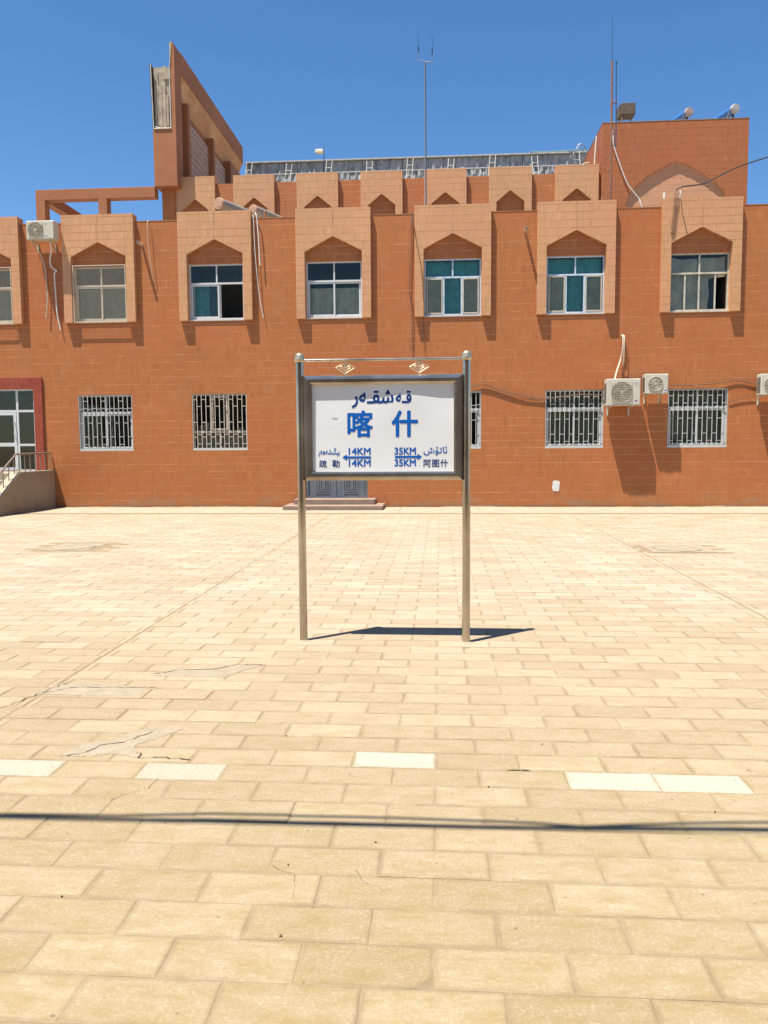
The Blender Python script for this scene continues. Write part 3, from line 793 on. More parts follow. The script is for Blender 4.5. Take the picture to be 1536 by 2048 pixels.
mb = MB(); mb.tube([(-11.59, D + .012, 2.0), (-11.59, D - .03, 2.0), (-11.59, D - .03, 2.35), (-11.59, D + .012, 2.35)], .012, 8); mb.build('handle', 'alu', gf)

# ------------------------------------------------------------------ entrance stair
ST = thing('entrance_stair', 'concrete stair with solid side wall climbing to the glazed entrance at the left', 'stairs', (-12.1, 19.0, 0))
def Lp(p): return (p[0] + 12.1, p[1] - 19.0, p[2])
def local(mb): mb.v = [Lp(v) for v in mb.v]; return mb
for xa, xb in ((-10.70, -10.50), (-13.7, -13.5)):
    mb = MB(); prof = [(D - .012, -.02), (D - .012, 1.0), (19.0, 1.0), (17.35, -.02)]
    i = len(mb.v); mb.v += [(xa, y, z) for y, z in prof] + [(xb, y, z) for y, z in prof]
    for f in ((0, 1, 2, 3), (7, 6, 5, 4), (0, 4, 5, 1), (1, 5, 6, 2), (2, 6, 7, 3), (3, 7, 4, 0)): mb.f.append(f); mb.t.append(0)
    local(mb).build('side_wall', 'stair', ST)
    mb = MB(); prof = [(D - .013, 1.0), (D - .013, 1.03), (18.99, 1.03), (17.34, .015), (17.30, -.01), (19.0, 1.0)]
    P = [(y, z) for y, z in prof]; n = len(P); i = 0
    mb.v += [(xa - .02, y, z) for y, z in P] + [(xb + .02, y, z) for y, z in P]
    mb.f += [tuple(range(n)), tuple(range(2 * n - 1, n - 1, -1))] + [(k, k + n, (k + 1) % n + n, (k + 1) % n) for k in range(n)]; mb.t += [0] * (n + 2)
    local(mb).build('side_wall_cap', 'apron', ST)
mb = MB(); mb.box(-13.5, -10.7, 19.0, D - .06, -.02, .995); local(mb).build('landing', 'apron', ST)
for k in range(6):
    mb = MB(); mb.bbox(-13.5, -10.7, 19.0 - .27 * (k + 1), 19.0 - .27 * k - .001, -.02, 1.0 - .166 * (k + 1), .008); local(mb).build('step', 'apron', ST)
for xr in (-10.60, -13.6):
    def base_z(y): return 1.03 if y > 19.0 else 1.03 - (19.0 - y) * .615
    mb = MB(); mb.tube([(xr, D - .03, 1.50), (xr, 19.05, 1.48), (xr, 17.6, .62)], .024, 10); rl = local(mb).build('handrail', 'rail', ST, True)
    y = D - .06
    while y > 17.6:
        top = 1.49 if y > 19.05 else 1.48 - (19.05 - y) * .593
        mb = MB(); mb.tube([(xr, y, base_z(y) - .01), (xr, y, top)], .013, 8); local(mb).build('baluster', 'rail', ST, True)
        y -= .26

# ------------------------------------------------------------------ upper storey, set back
D2 = 24.5
U2 = thing('upper_storey', 'set-back top storey with a row of pale pointed panels above the long parapet', 'building', (0, D2, 7.15))
def rel(mb, o):
    L = o.location; mb.v = [(x - L.x, y - L.y, z - L.z) for x, y, z in mb.v]; return mb
mb = MB(); mb.box(-8.5, 4.79, D2, D2 + .25, 7.15, 9.70); rel(mb, U2).build('wall', 'mortar', U2)
mb = MB(); tiles(mb, (0, D2, 0), (1, 0, 0), (0, 0, 1), (0, -1, 0), -8.5, 4.79, 8.0, 9.695); rel(mb, U2).build('wall_tiles', 'tile', U2, kind='stuff')
mb = MB(); mb.box(-8.5, 4.79, D2 + .26, 33.5, 9.05, 9.1); rel(mb, U2).build('roof', 'roofing', U2)
mb = MB(); mb.box(-8.5, -8.3, D2 + .26, 33.5, 7.15, 9.04); mb.box(-8.5, 4.79, 33.3, 33.5, 7.15, 9.04); rel(mb, U2).build('outer_wall', 'brown_paint', U2)
for c in (-7.50, -5.66, -3.70, -1.745, .176, 2.118, 4.075):
    W, w_, p = .63, .415, .13
    pts = [(-W, 7.9), (-w_, 7.9), (-w_, 8.90), (0, 9.235), (w_, 8.90), (w_, 7.9), (W, 7.9), (W, 9.90), (-W, 9.90)]
    mb = MB(); mb.prism([(c + x, z) for x, z in pts], D2 - p, D2 - .001); mb.box(c - W, c + W, D2 - .001, D2 + .2, 9.701, 9.90)
    s = rel(mb, U2).build('pointed_panel', 'mortar_dark', U2)
    t = MB(); Hf = (lambda c: (lambda u: (9.235 - .335 * abs(u - c) / .415) if abs(u - c) <= .415 else -9))(c)
    tiles(t, (0, D2 - p, 0), (1, 0, 0), (0, 0, 1), (0, -1, 0), c - W, c + W, 7.9, 9.90, [(c - w_, c + w_, 7, 8.90)], H=Hf, arc=(c - w_, c + w_), jv=.0045, ju=.003, dep=.005)
    for sx in (-1, 1): tiles(t, (c + sx * W, D2 - p, 0), (0, 1, 0), (0, 0, 1), (sx, 0, 0), 0, p - .001, 7.9, 9.9, jv=.0045, ju=.003, dep=.005)
    rel(t, U2).build('tile_cladding', 'tile_pale', s, kind='stuff')

# ------------------------------------------------------------------ tower on the right
TW = thing('rooftop_tower', 'square orange-tiled roof tower with a shallow pointed-arch niche, at the right', 'tower', (6.9, 24.4, 7.15))
X0, X1, Y0, Y1, ZT = 4.80, 8.975, 24.35, 30.0, 11.05; CX = 6.95
ar = [(0, 9.95), (.35, 9.80), (.8, 9.54), (1.13, 9.28), (1.36, 9.02), (1.47, 8.72), (1.49, 8.2)]
def HT(u):
    d = abs(u - CX)
    for (a, za), (b, zb) in zip(ar, ar[1:]):
        if a <= d <= b: return za + (zb - za) * (d - a) / (b - a)
    return 7.0 if d > 1.49 else 9.95
arc_pts = [(CX - d, z) for d, z in reversed(ar)] + [(CX + d, z) for d, z in ar[1:]]
mb = MB()
poly = [(X0, 7.15), (CX - 1.49, 7.15)] + arc_pts + [(CX + 1.49, 7.15), (X1, 7.15), (X1, ZT), (X0, ZT)]
mb.prism(poly, Y0, Y0 + .08)
mb.box(X0, X0 + .2, Y0 + .081, Y1, 7.15, ZT); mb.box(X1 - .2, X1, Y0 + .081, Y1, 7.15, ZT); mb.box(X0 + .2, X1 - .2, Y1 - .2, Y1, 7.15, ZT)
rel(mb, TW).build('wall', 'mortar', TW)
mb = MB(); mb.box(X0 + .2, X1 - .2, Y0 + .27, Y1 - .2, ZT - .25, ZT - .2); rel(mb, TW).build('roof', 'roofing', TW)
mb = MB(); kw = dict(jv=.004, ju=.0025, dep=.005)
tiles(mb, (0, Y0, 0), (1, 0, 0), (0, 0, 1), (0, -1, 0), X0, X1, 7.9, ZT - .004, [(CX - 1.49, CX + 1.49, 7, 8.2)], H=HT, arc=(CX - 1.49, CX + 1.49), **kw)
tiles(mb, (X0, Y0, 0), (0, 1, 0), (0, 0, 1), (-1, 0, 0), 0, Y1 - Y0, 9.0, ZT - .004, pu=.11, **kw)
tiles(mb, (X1, Y0, 0), (0, 1, 0), (0, 0, 1), (1, 0, 0), 0, Y1 - Y0, 7.4, ZT - .004, pu=.11, **kw)
rel(mb, TW).build('wall_tiles', 'tile_tower', TW, kind='stuff')
mb = MB(); mb.box(X0 + .201, X1 - .201, Y0 + .081, Y0 + .25, 7.15, ZT - .3); nb = rel(mb, TW).build('niche_wall', 'mortar_mid', TW)
mb = MB(); tiles(mb, (0, Y0 + .081, 0), (1, 0, 0), (0, 0, 1), (0, -1, 0), CX - 1.48, CX + 1.48, 7.9, 9.98, jv=.004, ju=.0025, dep=.004); rel(mb, TW).build('niche_tiles', 'tile_niche', nb, kind='stuff')
mb = MB(); x = X0
while x < X1 - .01:
    e = min(x + .6, X1); mb.box(x + (0 if x > X0 else -.012), e - .002 if e < X1 else e + .012, Y0 - .012, Y0 + .26, ZT + .001, ZT + .02); x += .6
mb.box(X0 - .012, X0 + .22, Y0 + .262, Y1 + .01, ZT + .001, ZT + .02); mb.box(X1 - .22, X1 + .012, Y0 + .262, Y1 + .01, ZT + .001, ZT + .02)
rel(mb, TW).build('coping', 'step', TW)
# iron rungs arching over the back of the left side
for yy in (26.9, 27.2):
    mb = MB(); mb.tube(smooth_path([(X0 - .06, yy, 10.6), (X0 - .32, yy, 10.8), (X0 - .36, yy, 11.25), (X0 - .18, yy, 11.42), (X0 + .0, yy, 11.2), (X0 + .02, yy, 11.03)], 4), .014, 6); rel(mb, TW).build('iron_hoop', 'galv', TW)

# ------------------------------------------------------------------ tall sign wall seen end-on, left
WD = thing('rooftop_sign_wall', 'tall brown roof wall seen end-on, with pierced screens and a bare concrete end', 'wall', (-8.2, 24.0, 7.15))
xa, xb, ya, yb2, zt = -8.62, -7.91, 24.0, 32.3, 13.70
P = lambda mb, n, m, **k: rel(mb, WD).build(n, m, WD, **k)
mb = MB(); mb.box(xa, xb, ya, ya + .45, 9.53, 11.2); P(mb, 'end_pier', 'brown_paint')
mb = MB(); mb.box(xa + .035, xb - .13, ya + .10, ya + .45, 11.201, 13.02); co = P(mb, 'concrete_core', 'concrete')
mb = MB(); x = xa + .08                                             # board marks of the shuttering
for wd, z0, z1 in ((.10, 11.22, 12.9), (.12, 11.25, 12.5), (.11, 11.22, 12.62), (.08, 11.3, 12.2)):
    mb.box(x, x + wd - .012, ya + .088 - .02 * (x * 7 % 1), ya + .099, z0, z1); x += wd
mb.box(xa + .33, xb - .14, ya + .060, ya + .099, 12.66, 13.0)
mb.box(xa + .30, xa + .36, ya + .2, ya + .26, 13.021, 13.11)
rel(mb, WD).build('board_mark', 'concrete', co)
mb = MB(); 
mb.prism([(xb - .125, 11.201), (xb - .001, 11.201), (xb - .001, 13.50), (xb - .03, 13.68), (xb - .09, 13.70), (xb - .125, 13.62)], ya + .0, ya + .60); P(mb, 'end_fin', 'brown_paint')
mb = MB(); mb.prism([(xb - .135, 13.0), (xb - .127, 13.0), (xb - .06, 13.66), (xb - .10, 13.70), (xb - .135, 13.66)], ya - .015, ya - .001); P(mb, 'bare_edge', 'concrete')
mb = MB(); mb.v += [(xa + .0, ya, 11.2), (xa + .02, ya, 11.2), (xa - .035, ya, 13.1), (xa - .055, ya, 13.1), (xa + .0, ya + .5, 11.2), (xa + .02, ya + .5, 11.2), (xa - .035, ya + .5, 13.1), (xa - .055, ya + .5, 13.1)]
mb.f += [(0, 1, 2, 3), (7, 6, 5, 4), (0, 4, 5, 1), (1, 5, 6, 2), (2, 6, 7, 3), (3, 7, 4, 0)]; mb.t += [0] * 6
P(mb, 'loose_cladding', 'foil_dark')
for pts in ([(xa + .035, ya - .012, 11.205), (xa + .0, ya - .012, 12.6), (xa - .01, ya - .012, 13.07)], [(xb - .145, ya - .012, 11.205), (xb - .145, ya - .012, 12.95), (xb - .12, ya - .012, 13.18)], [(xa + .035, ya - .012, 11.205), (xb - .145, ya - .012, 11.205)], [(xa + .06, ya + .02, 11.28), (xa + .25, ya + .02, 11.21)]):
    mb = MB(); mb.tube(pts, .016, 6); P(mb, 'edge_trim', 'white_paint')
mb = MB(); mb.box(xa, xb - .28, ya + .451, yb2, 9.53, 12.98); mb.box(xb - .30, xb - .161, ya + .61, yb2 - .02, 13.05, 13.6); P(mb, 'core_wall', 'brown_paint')
mb = MB(); mb.box(xb - .16, xb, ya + .601, yb2 - .02, 13.04, zt - .02); P(mb, 'fascia', 'brown_paint')
mb = MB()
mb.v += [(xb - .279, ya + .601, 12.42), (xb - .02, ya + .601, 13.038), (xb - .02, ya + .601, 13.0385), (xb - .279, ya + .601, 13.0385), (xb - .279, yb2 - .02, 12.42), (xb - .02, yb2 - .02, 13.038), (xb - .02, yb2 - .02, 13.0385), (xb - .279, yb2 - .02, 13.0385)]
mb.f += [(0, 1, 2, 3), (7, 6, 5, 4), (0, 4, 5, 1), (1, 5, 6, 2), (2, 6, 7, 3), (3, 7, 4, 0)]; mb.t += [0] * 6
P(mb, 'soffit', 'soffit')
mb = MB(); mb.box(xb - .279, xb - .002, 30.3, yb2, 9.1, 12.449); mb.box(xb - .279, xb - .002, ya + .46, ya + .60, 9.1, 11.2); P(mb, 'end_pier', 'brown_paint')
for y0 in (25.25, 28.05):
    mb = MB(); mb.box(xb - .279, xb - .02, y0, y0 + .22, 9.1, 12.449); P(mb, 'pilaster', 'brown_paint')
for (y0, y1) in ((ya + .75, 25.2), (25.6, 28.0), (28.4, 30.2)):
    mb = MB(); xx = xb - .20; z0, z1 = 9.6, 12.1
    ny = max(2, round((y1 - y0) / .2)); nz = round((z1 - z0) / .2); py, pz = (y1 - y0) / ny, (z1 - z0) / nz
    mb.box(xb - .25, xb - .245, y0, y1, z0, z1)
    for i in range(ny + 1): mb.box(xx - .04, xx, y0 + i * py - .03, y0 + i * py + .03, z0 - .03, z1 + .03)
    for j in range(nz + 1):
        for i in range(ny): mb.box(xx - .038, xx - .002, y0 + i * py + .03, y0 + (i + 1) * py - .03, z0 + j * pz - .03, z0 + j * pz + .03)
    for i in range(ny):
        for j in range(nz):
            cy_, cz = y0 + (i + .5) * py, z0 + (j + .5) * pz
            mb.v += [(xx - .01, cy_ - .045, cz), (xx - .01, cy_, cz - .045), (xx - .01, cy_ + .045, cz), (xx - .01, cy_, cz + .045), (xx + .015, cy_, cz)]
            b_ = len(mb.v) - 5; mb.f += [(b_, b_ + 1, b_ + 4), (b_ + 1, b_ + 2, b_ + 4), (b_ + 2, b_ + 3, b_ + 4), (b_ + 3, b_, b_ + 4)]; mb.t += [0] * 4
    P(mb, 'pierced_screen', 'screen')
mb = MB(); mb.box(-8.5, -8.1, 24.3, 24.499, 7.15, 9.529); P(mb, 'pier_below', 'brown_paint')
mb = MB(); tiles(mb, (0, 24.3, 0), (1, 0, 0), (0, 0, 1), (0, -1, 0), -8.5, -8.1, 7.9, 9.52); P(mb, 'pier_tiles', 'tile', kind='stuff')

# ------------------------------------------------------------------ open roof frame on the left
PG = thing('roof_frame', 'open orange frame of posts and beams on the roof at the far left', 'pergola', (-10.5, 24.0, 7.15))
def pg(n, *b):
    mb = MB(); mb.bbox(*b, .006); rel(mb, PG).build(n, 'brown_paint', PG)
pg('beam', -12.38, -8.621, 24.02, 24.32, 9.22, 9.53)
pg('post', -12.38, -12.09, 24.02, 24.32, 7.16, 9.219); pg('post', -10.41, -10.13, 24.02, 24.32, 7.16, 9.219)
pg('side_beam', -12.38, -12.09, 24.321, 29.7, 9.22, 9.53); pg('post', -12.38, -12.09, 29.4, 29.7, 7.16, 9.219)
pg('rear_beam', -12.089, -8.7, 29.4, 29.7, 9.22, 9.53)

# ------------------------------------------------------------------ rooftop billboard seen from behind
BB = thing('rooftop_billboard', 'long grey rooftop billboard seen from behind with white ladder braces', 'billboard', (-1, 29, 9.1))
bx0, bx1, by, bz0, bz1 = -7.0, 5.3, 29.0, 9.6, 11.88
n = 26; pw = (bx1 - bx0) / n
for k in range(n):
    mb = MB(); a, b = bx0 + k * pw + .012, bx0 + (k + 1) * pw - .012
    N_ = 6
    def Q(i, j): return (a + (b - a) * i / N_, by + .05 * math.sin(i * 1.7 + k * 2.3) * math.sin(j * 1.3 + k) + .02 * math.sin(i * 3 + j * 2.1), 10.6 + (bz1 - .04 - 10.6) * j / N_)
    for i in range(N_):
        for j in range(N_): mb.quad([Q(i, j), Q(i + 1, j), Q(i + 1, j + 1), Q(i, j + 1)])
    rel(mb, BB).build('backing_sheet', 'foil', BB, smooth=True)
mb = MB(); mb.box(bx0, bx1, by + .12, by + .2, bz0, bz1 - .02); rel(mb, BB).build('board_face', 'foil_dark', BB)
mb = MB(); mb.box(bx0 - .02, bx1, by - .10, by + .22, bz1 - .019, bz1 + .02); rel(mb, BB).build('top_rail', 'rail_grey', BB)
for z in (11.42, 10.9):
    mb = MB(); mb.box(bx0, bx1, by - .11, by - .075, z, z + .035); rel(mb, BB).build('rail', 'rail_grey', BB)
for k in range(n + 1):
    x = bx0 + k * pw
    mb = MB(); mb.tube([(x + R.uniform(-.03, .03), by - .07, bz1 - .03), (x + R.uniform(-.03, .06), by - .07, 9.2)], .014, 5); rel(mb, BB).build('rib', 'galv', BB)
lad = [-6.83 + 1.452 * k for k in range(9)]
for k, x in enumerate(lad):
    mb = MB(); top = 11.83 - (.06 if k % 2 else 0); lean = R.uniform(.12, .28) * (-1 if k < 7 else .6)
    for s in (-.1, .1): mb.tube([(x + s, by - .16, top), (x + s + lean * .9, by - .9, 9.12)], .014, 6)
    for j in range(7):
        f_ = .10 + j * .14; z = top - (top - 9.12) * f_; xx = x + lean * .9 * f_; yy = by - .16 - .74 * f_
        mb.tube([(xx - .1, yy, z), (xx + .1, yy, z)], .010, 5)
    rel(mb, BB).build('ladder_brace', 'white_paint', BB)
mb = MB(); mb.tube(smooth_path([(bx1 - 2.1, by - .1, 11.93), (bx1 - 1.4, by, 11.95), (bx1 - .7, by - .1, 11.93), (bx1 - .1, by, 11.95)], 5), .018, 6); rel(mb, BB).build('green_netting', 'green_net', BB)

# ------------------------------------------------------------------ street-side station name board
S = 6.36
SG = thing('station_name_board', 'steel-framed station name board on two posts, blue lettering on white', 'sign', (-.456, S, 0))
g_ = lambda mb: rel(mb, SG)
for x in (-1.128, .216):
    mb = MB(); mb.tube([(x, S, -.02), (x, S, 2.30)], .0325, 24); p_ = g_(mb).build('post', 'steel', SG, True)
    mb = MB(); mb.lathe([(.0335, 2.285), (.039, 2.29), (.041, 2.305), (.0385, 2.318), (.037, 2.322), (.0375, 2.332), (.032, 2.348), (.02, 2.358), (.004, 2.362)], (x, S, 0), 20); g_(mb).build('post_cap', 'brass', p_, True)
mb = MB(); mb.tube([(-1.10, S, 2.30), (.19, S, 2.30)], .0115, 14); g_(mb).build('top_rail', 'steel', SG, True)
fx0, fx1, fz0, fz1 = -1.096, .184, 1.332, 2.175
prof = [(.0, .05), (0, -.028), (.010, -.045), (.030, -.050), (.056, -.048), (.070, -.042), (.070, -.008)]
for side in range(4):
    mb = MB(); mb_n = len(prof)
    def corner(i, c):
        ins, y = prof[i]
        X = (fx0 + ins, fx1 - ins)[c in (1, 2)]; Z = (fz0 + ins, fz1 - ins)[c in (2, 3)]
        return (X, S + y, Z)
    c0, c1 = side, (side + 1) % 4
    for i in range(mb_n - 1):
        mb.quad([corner(i, c0), corner(i, c1), corner(i + 1, c1), corner(i + 1, c0)])
    g_(mb).build('frame_bar', 'steel', SG)
mb = MB(); mb.box(fx0 + .004, fx1 - .004, S - .006, S + .048, fz0 + .004, fz1 - .004); g_(mb).build('back_panel', 'steel', SG)
for x in (-1.0965, .1835):                                            # brackets between frame and posts
    for z in (1.42, 1.42 + .66):
        mb = MB(); s = -1 if x < 0 else 1; mb.tube([(x - s * .02, S, z), (x + s * .01, S, z)], .012, 8); g_(mb).build('bracket', 'steel', SG)
def sheet_y(x, z):
    """the printed sheet bellies out a little and curls back under the top rail"""
    u = (x - fx0) / (fx1 - fx0); v = (z - fz0) / (fz1 - fz0)
    top = .0165 + .0105 * math.exp(-((u - .66) / .2) ** 2) + .0035 * math.exp(-((u - 1.0) / .12) ** 2)
    k = max(0., min(1., (v - .45) / .4)); k = k * k * (3 - 2 * k)
    return S - (.0215 + (top - .0215) * k) - .0010 * math.sin(9 * v + 4 * u)
mb = MB(); nx, nz = 60, 36
sx0, sx1, sz0, sz1 = fx0 + .062, fx1 - .062, fz0 + .060, fz1 - .060
def SP(i, j): x = sx0 + (sx1 - sx0) * i / nx; z = sz0 + (sz1 - sz0) * j / nz; return (x, sheet_y(x, z), z)
for i in range(nx):
    for j in range(nz): mb.quad([SP(i, j), SP(i + 1, j), SP(i + 1, j + 1), SP(i, j + 1)])
mesh_sheet = g_(mb).build('printed_sheet', 'paper', SG, True)
def lettering(text, x, z, h, wdt, bold=0.0, mat='blue_ink', label=None, up=False):
    """text centred on x; z = bottom, h = height of its ink, wdt = width of its ink; struck several times for weight"""
    c = bpy.data.curves.new('lettering', 'FONT'); c.body = text; c.size = 1; c.resolution_u = 4
    o = bpy.data.objects.new('lettering', c); COL.objects.link(o)
    bpy.context.view_layer.update()
    me = bpy.data.meshes.new_from_object(o.evaluated_get(bpy.context.evaluated_depsgraph_get()))
    COL.objects.unlink(o); bpy.data.objects.remove(o)
    vs = [v.co.copy() for v in me.vertices]; fs = [tuple(p.vertices) for p in me.polygons]
    bpy.data.meshes.remove(me)
    parent = list(range(len(vs)))
    def find(a):
        while parent[a] != a: parent[a] = parent[parent[a]]; a = parent[a]
        return a
    for f in fs:
        for q in f[1:]: parent[find(f[0])] = find(q)
    isl = {}
    lo = Vector((min(v.x for v in vs), min(v.y for v in vs))); hi = Vector((max(v.x for v in vs), max(v.y for v in vs)))
    sx, sz = (wdt - 2 * bold) / (hi.x - lo.x), (h - 2 * bold) / (hi.y - lo.y)
    mb = MB(); layers = [(0, 0)] + ([(bold * math.cos(a * math.pi / 4), bold * math.sin(a * math.pi / 4)) for a in range(8)] if bold else [])
    for L, (ox, oz) in enumerate(layers):
        base = len(mb.v)
        for k, v in enumerate(vs):
            r = find(k); isl.setdefault(r, len(isl))
            X = x - wdt / 2 + bold + (v.x - lo.x) * sx + ox; Z = z + bold + (v.y - lo.y) * sz + oz
            mb.v.append((X, sheet_y(X, Z) - .0012 - .00006 * L - .000007 * isl[r], Z))
        for f in fs: mb.f.append(tuple(base + q for q in f)); mb.t.append(0)
    return g_(mb).build('lettering', mat, mesh_sheet, label=label)
def sg(px, py):                                                        # place on the sheet: photo pixel of the board's print
    return (-1.0275 + (px - 625.5) * (1.133 / 280.5), 2.111 - (py - 766.5) * (.722 / 179.5))
def ink(text, x0, y0, x1, y1, bold=0.0, **k):
    (a, t), (b, bt) = sg(x0, y0), sg(x1, y1)
    return lettering(text, (a + b) / 2, bt, t - bt, b - a, bold, **k)
ink('\uFEAD\uFEEA\u0640\uFED8\uFEB7', 705, 780, 789, 815.5, .0034, mat='navy_ink')
ink('\uFEEA\u0640\uFED7', 793, 782, 824.5, 806.5, .0034, mat='navy_ink')
ink('喀', 696, 820, 747.5, 874, .0056); ink('什', 784.5, 821, 837.5, 874, .0062)
ink('\uFEAD\uFEEA\uFBAC\uFEEA\uFEB8\uFBE9\uFBD6\uFBE7\uFEF3', 636, 894, 680, 912.5, .0009)
ink('疏', 638, 919, 653.5, 934, .0009, mat='navy_ink'); ink('勒', 664.5, 918.5, 680, 934, .0009, mat='navy_ink')
ink('\uFEB5\uFBD8\uFE97\uFE8E\uFE8B', 848, 893, 895, 910.5, .0009)
ink('阿', 848, 919, 862.5, 934, .0009, mat='navy_ink'); ink('图', 865, 919, 879, 934, .0009, mat='navy_ink'); ink('什', 881.5, 918.5, 896.5, 934, .0009, mat='navy_ink')
for t_, x0, x1 in (('14KM', 698, 742.5), ('35KM', 790, 833)):
    ink(t_, x0, 894.5, x1, 909, .0021); ink(t_, x0, 918, x1, 932.5, .0021)
for (tip, tail, yy, d) in ((685.5, 743, 914, 1), (845, 791, 913.5, -1)):
    mb = MB(); pts = [(tip, yy), (tip + d * 9, yy - 6.3), (tip + d * 9, yy - 2.2), (tail, yy - 2.2), (tail, yy + 2.2), (tip + d * 9, yy + 2.2), (tip + d * 9, yy + 6.3)]
    pts = [sg(*p) for p in pts]
    if d < 0: pts = pts[::-1]
    q = [(X, sheet_y(X, Z) - .0020, Z) for X, Z in pts]; mb.quad(q[::-1] if d > 0 else q[::-1]); g_(mb).build('arrow', 'blue_ink', mesh_sheet)
mb = MB(); (a, b), (c_, d_) = sg(665, 835), sg(676, 836.4); yy = sheet_y(a, b) - .0022
mb.quad([(a, yy, b), (c_, yy, b - .001), (c_, yy, d_), (a + .01, yy, d_)]); g_(mb).build('paper_tear', 'cable_brown', mesh_sheet)
for cx_ in (-.757, -.162):                                             # diamond ornaments under the rail
    mb = MB(); cz = 2.237; a, b = .077, .047; yy = S
    dm = [(cx_ - a, cz), (cx_, cz + b), (cx_ + a, cz), (cx_, cz - b)]
    for i in range(4):
        p, q = dm[i], dm[(i + 1) % 4]; mb.tube([(p[0], yy, p[1]), (q[0], yy, q[1])], .0055, 6)
    mb.tube([(cx_, yy, cz + b), (cx_, yy, 2.292)], .006, 6); mb.tube([(cx_, yy, cz - b), (cx_, yy, 2.176)], .006, 6)
    o = g_(mb).build('diamond_ornament', 'brass', SG, True)
    mb = MB()
    for s in (-1, 1):
        mb.tube(smooth_path([(cx_, yy, cz - .032), (cx_ + s * .02, yy, cz - .012), (cx_ + s * .045, yy, cz + .002), (cx_ + s * .028, yy, cz + .012), (cx_ + s * .012, yy, cz)], 4), .0045, 6)
        mb.tube(smooth_path([(cx_, yy, cz + .0), (cx_ + s * .012, yy, cz + .012), (cx_, yy, cz + .032)], 4), .0045, 6)
    mb.tube([(cx_, yy, cz - .035), (cx_, yy, cz + .035)], .005, 6)
    g_(mb).build('scroll', 'brass', o, True)
for x in (-1.128, .216):
    mb = MB(); mb.lathe([(.05, 0.0), (.046, .004), (.034, .006)], (x, S, .002), 16); g_(mb).build('mortar_collar', 'apron', SG)

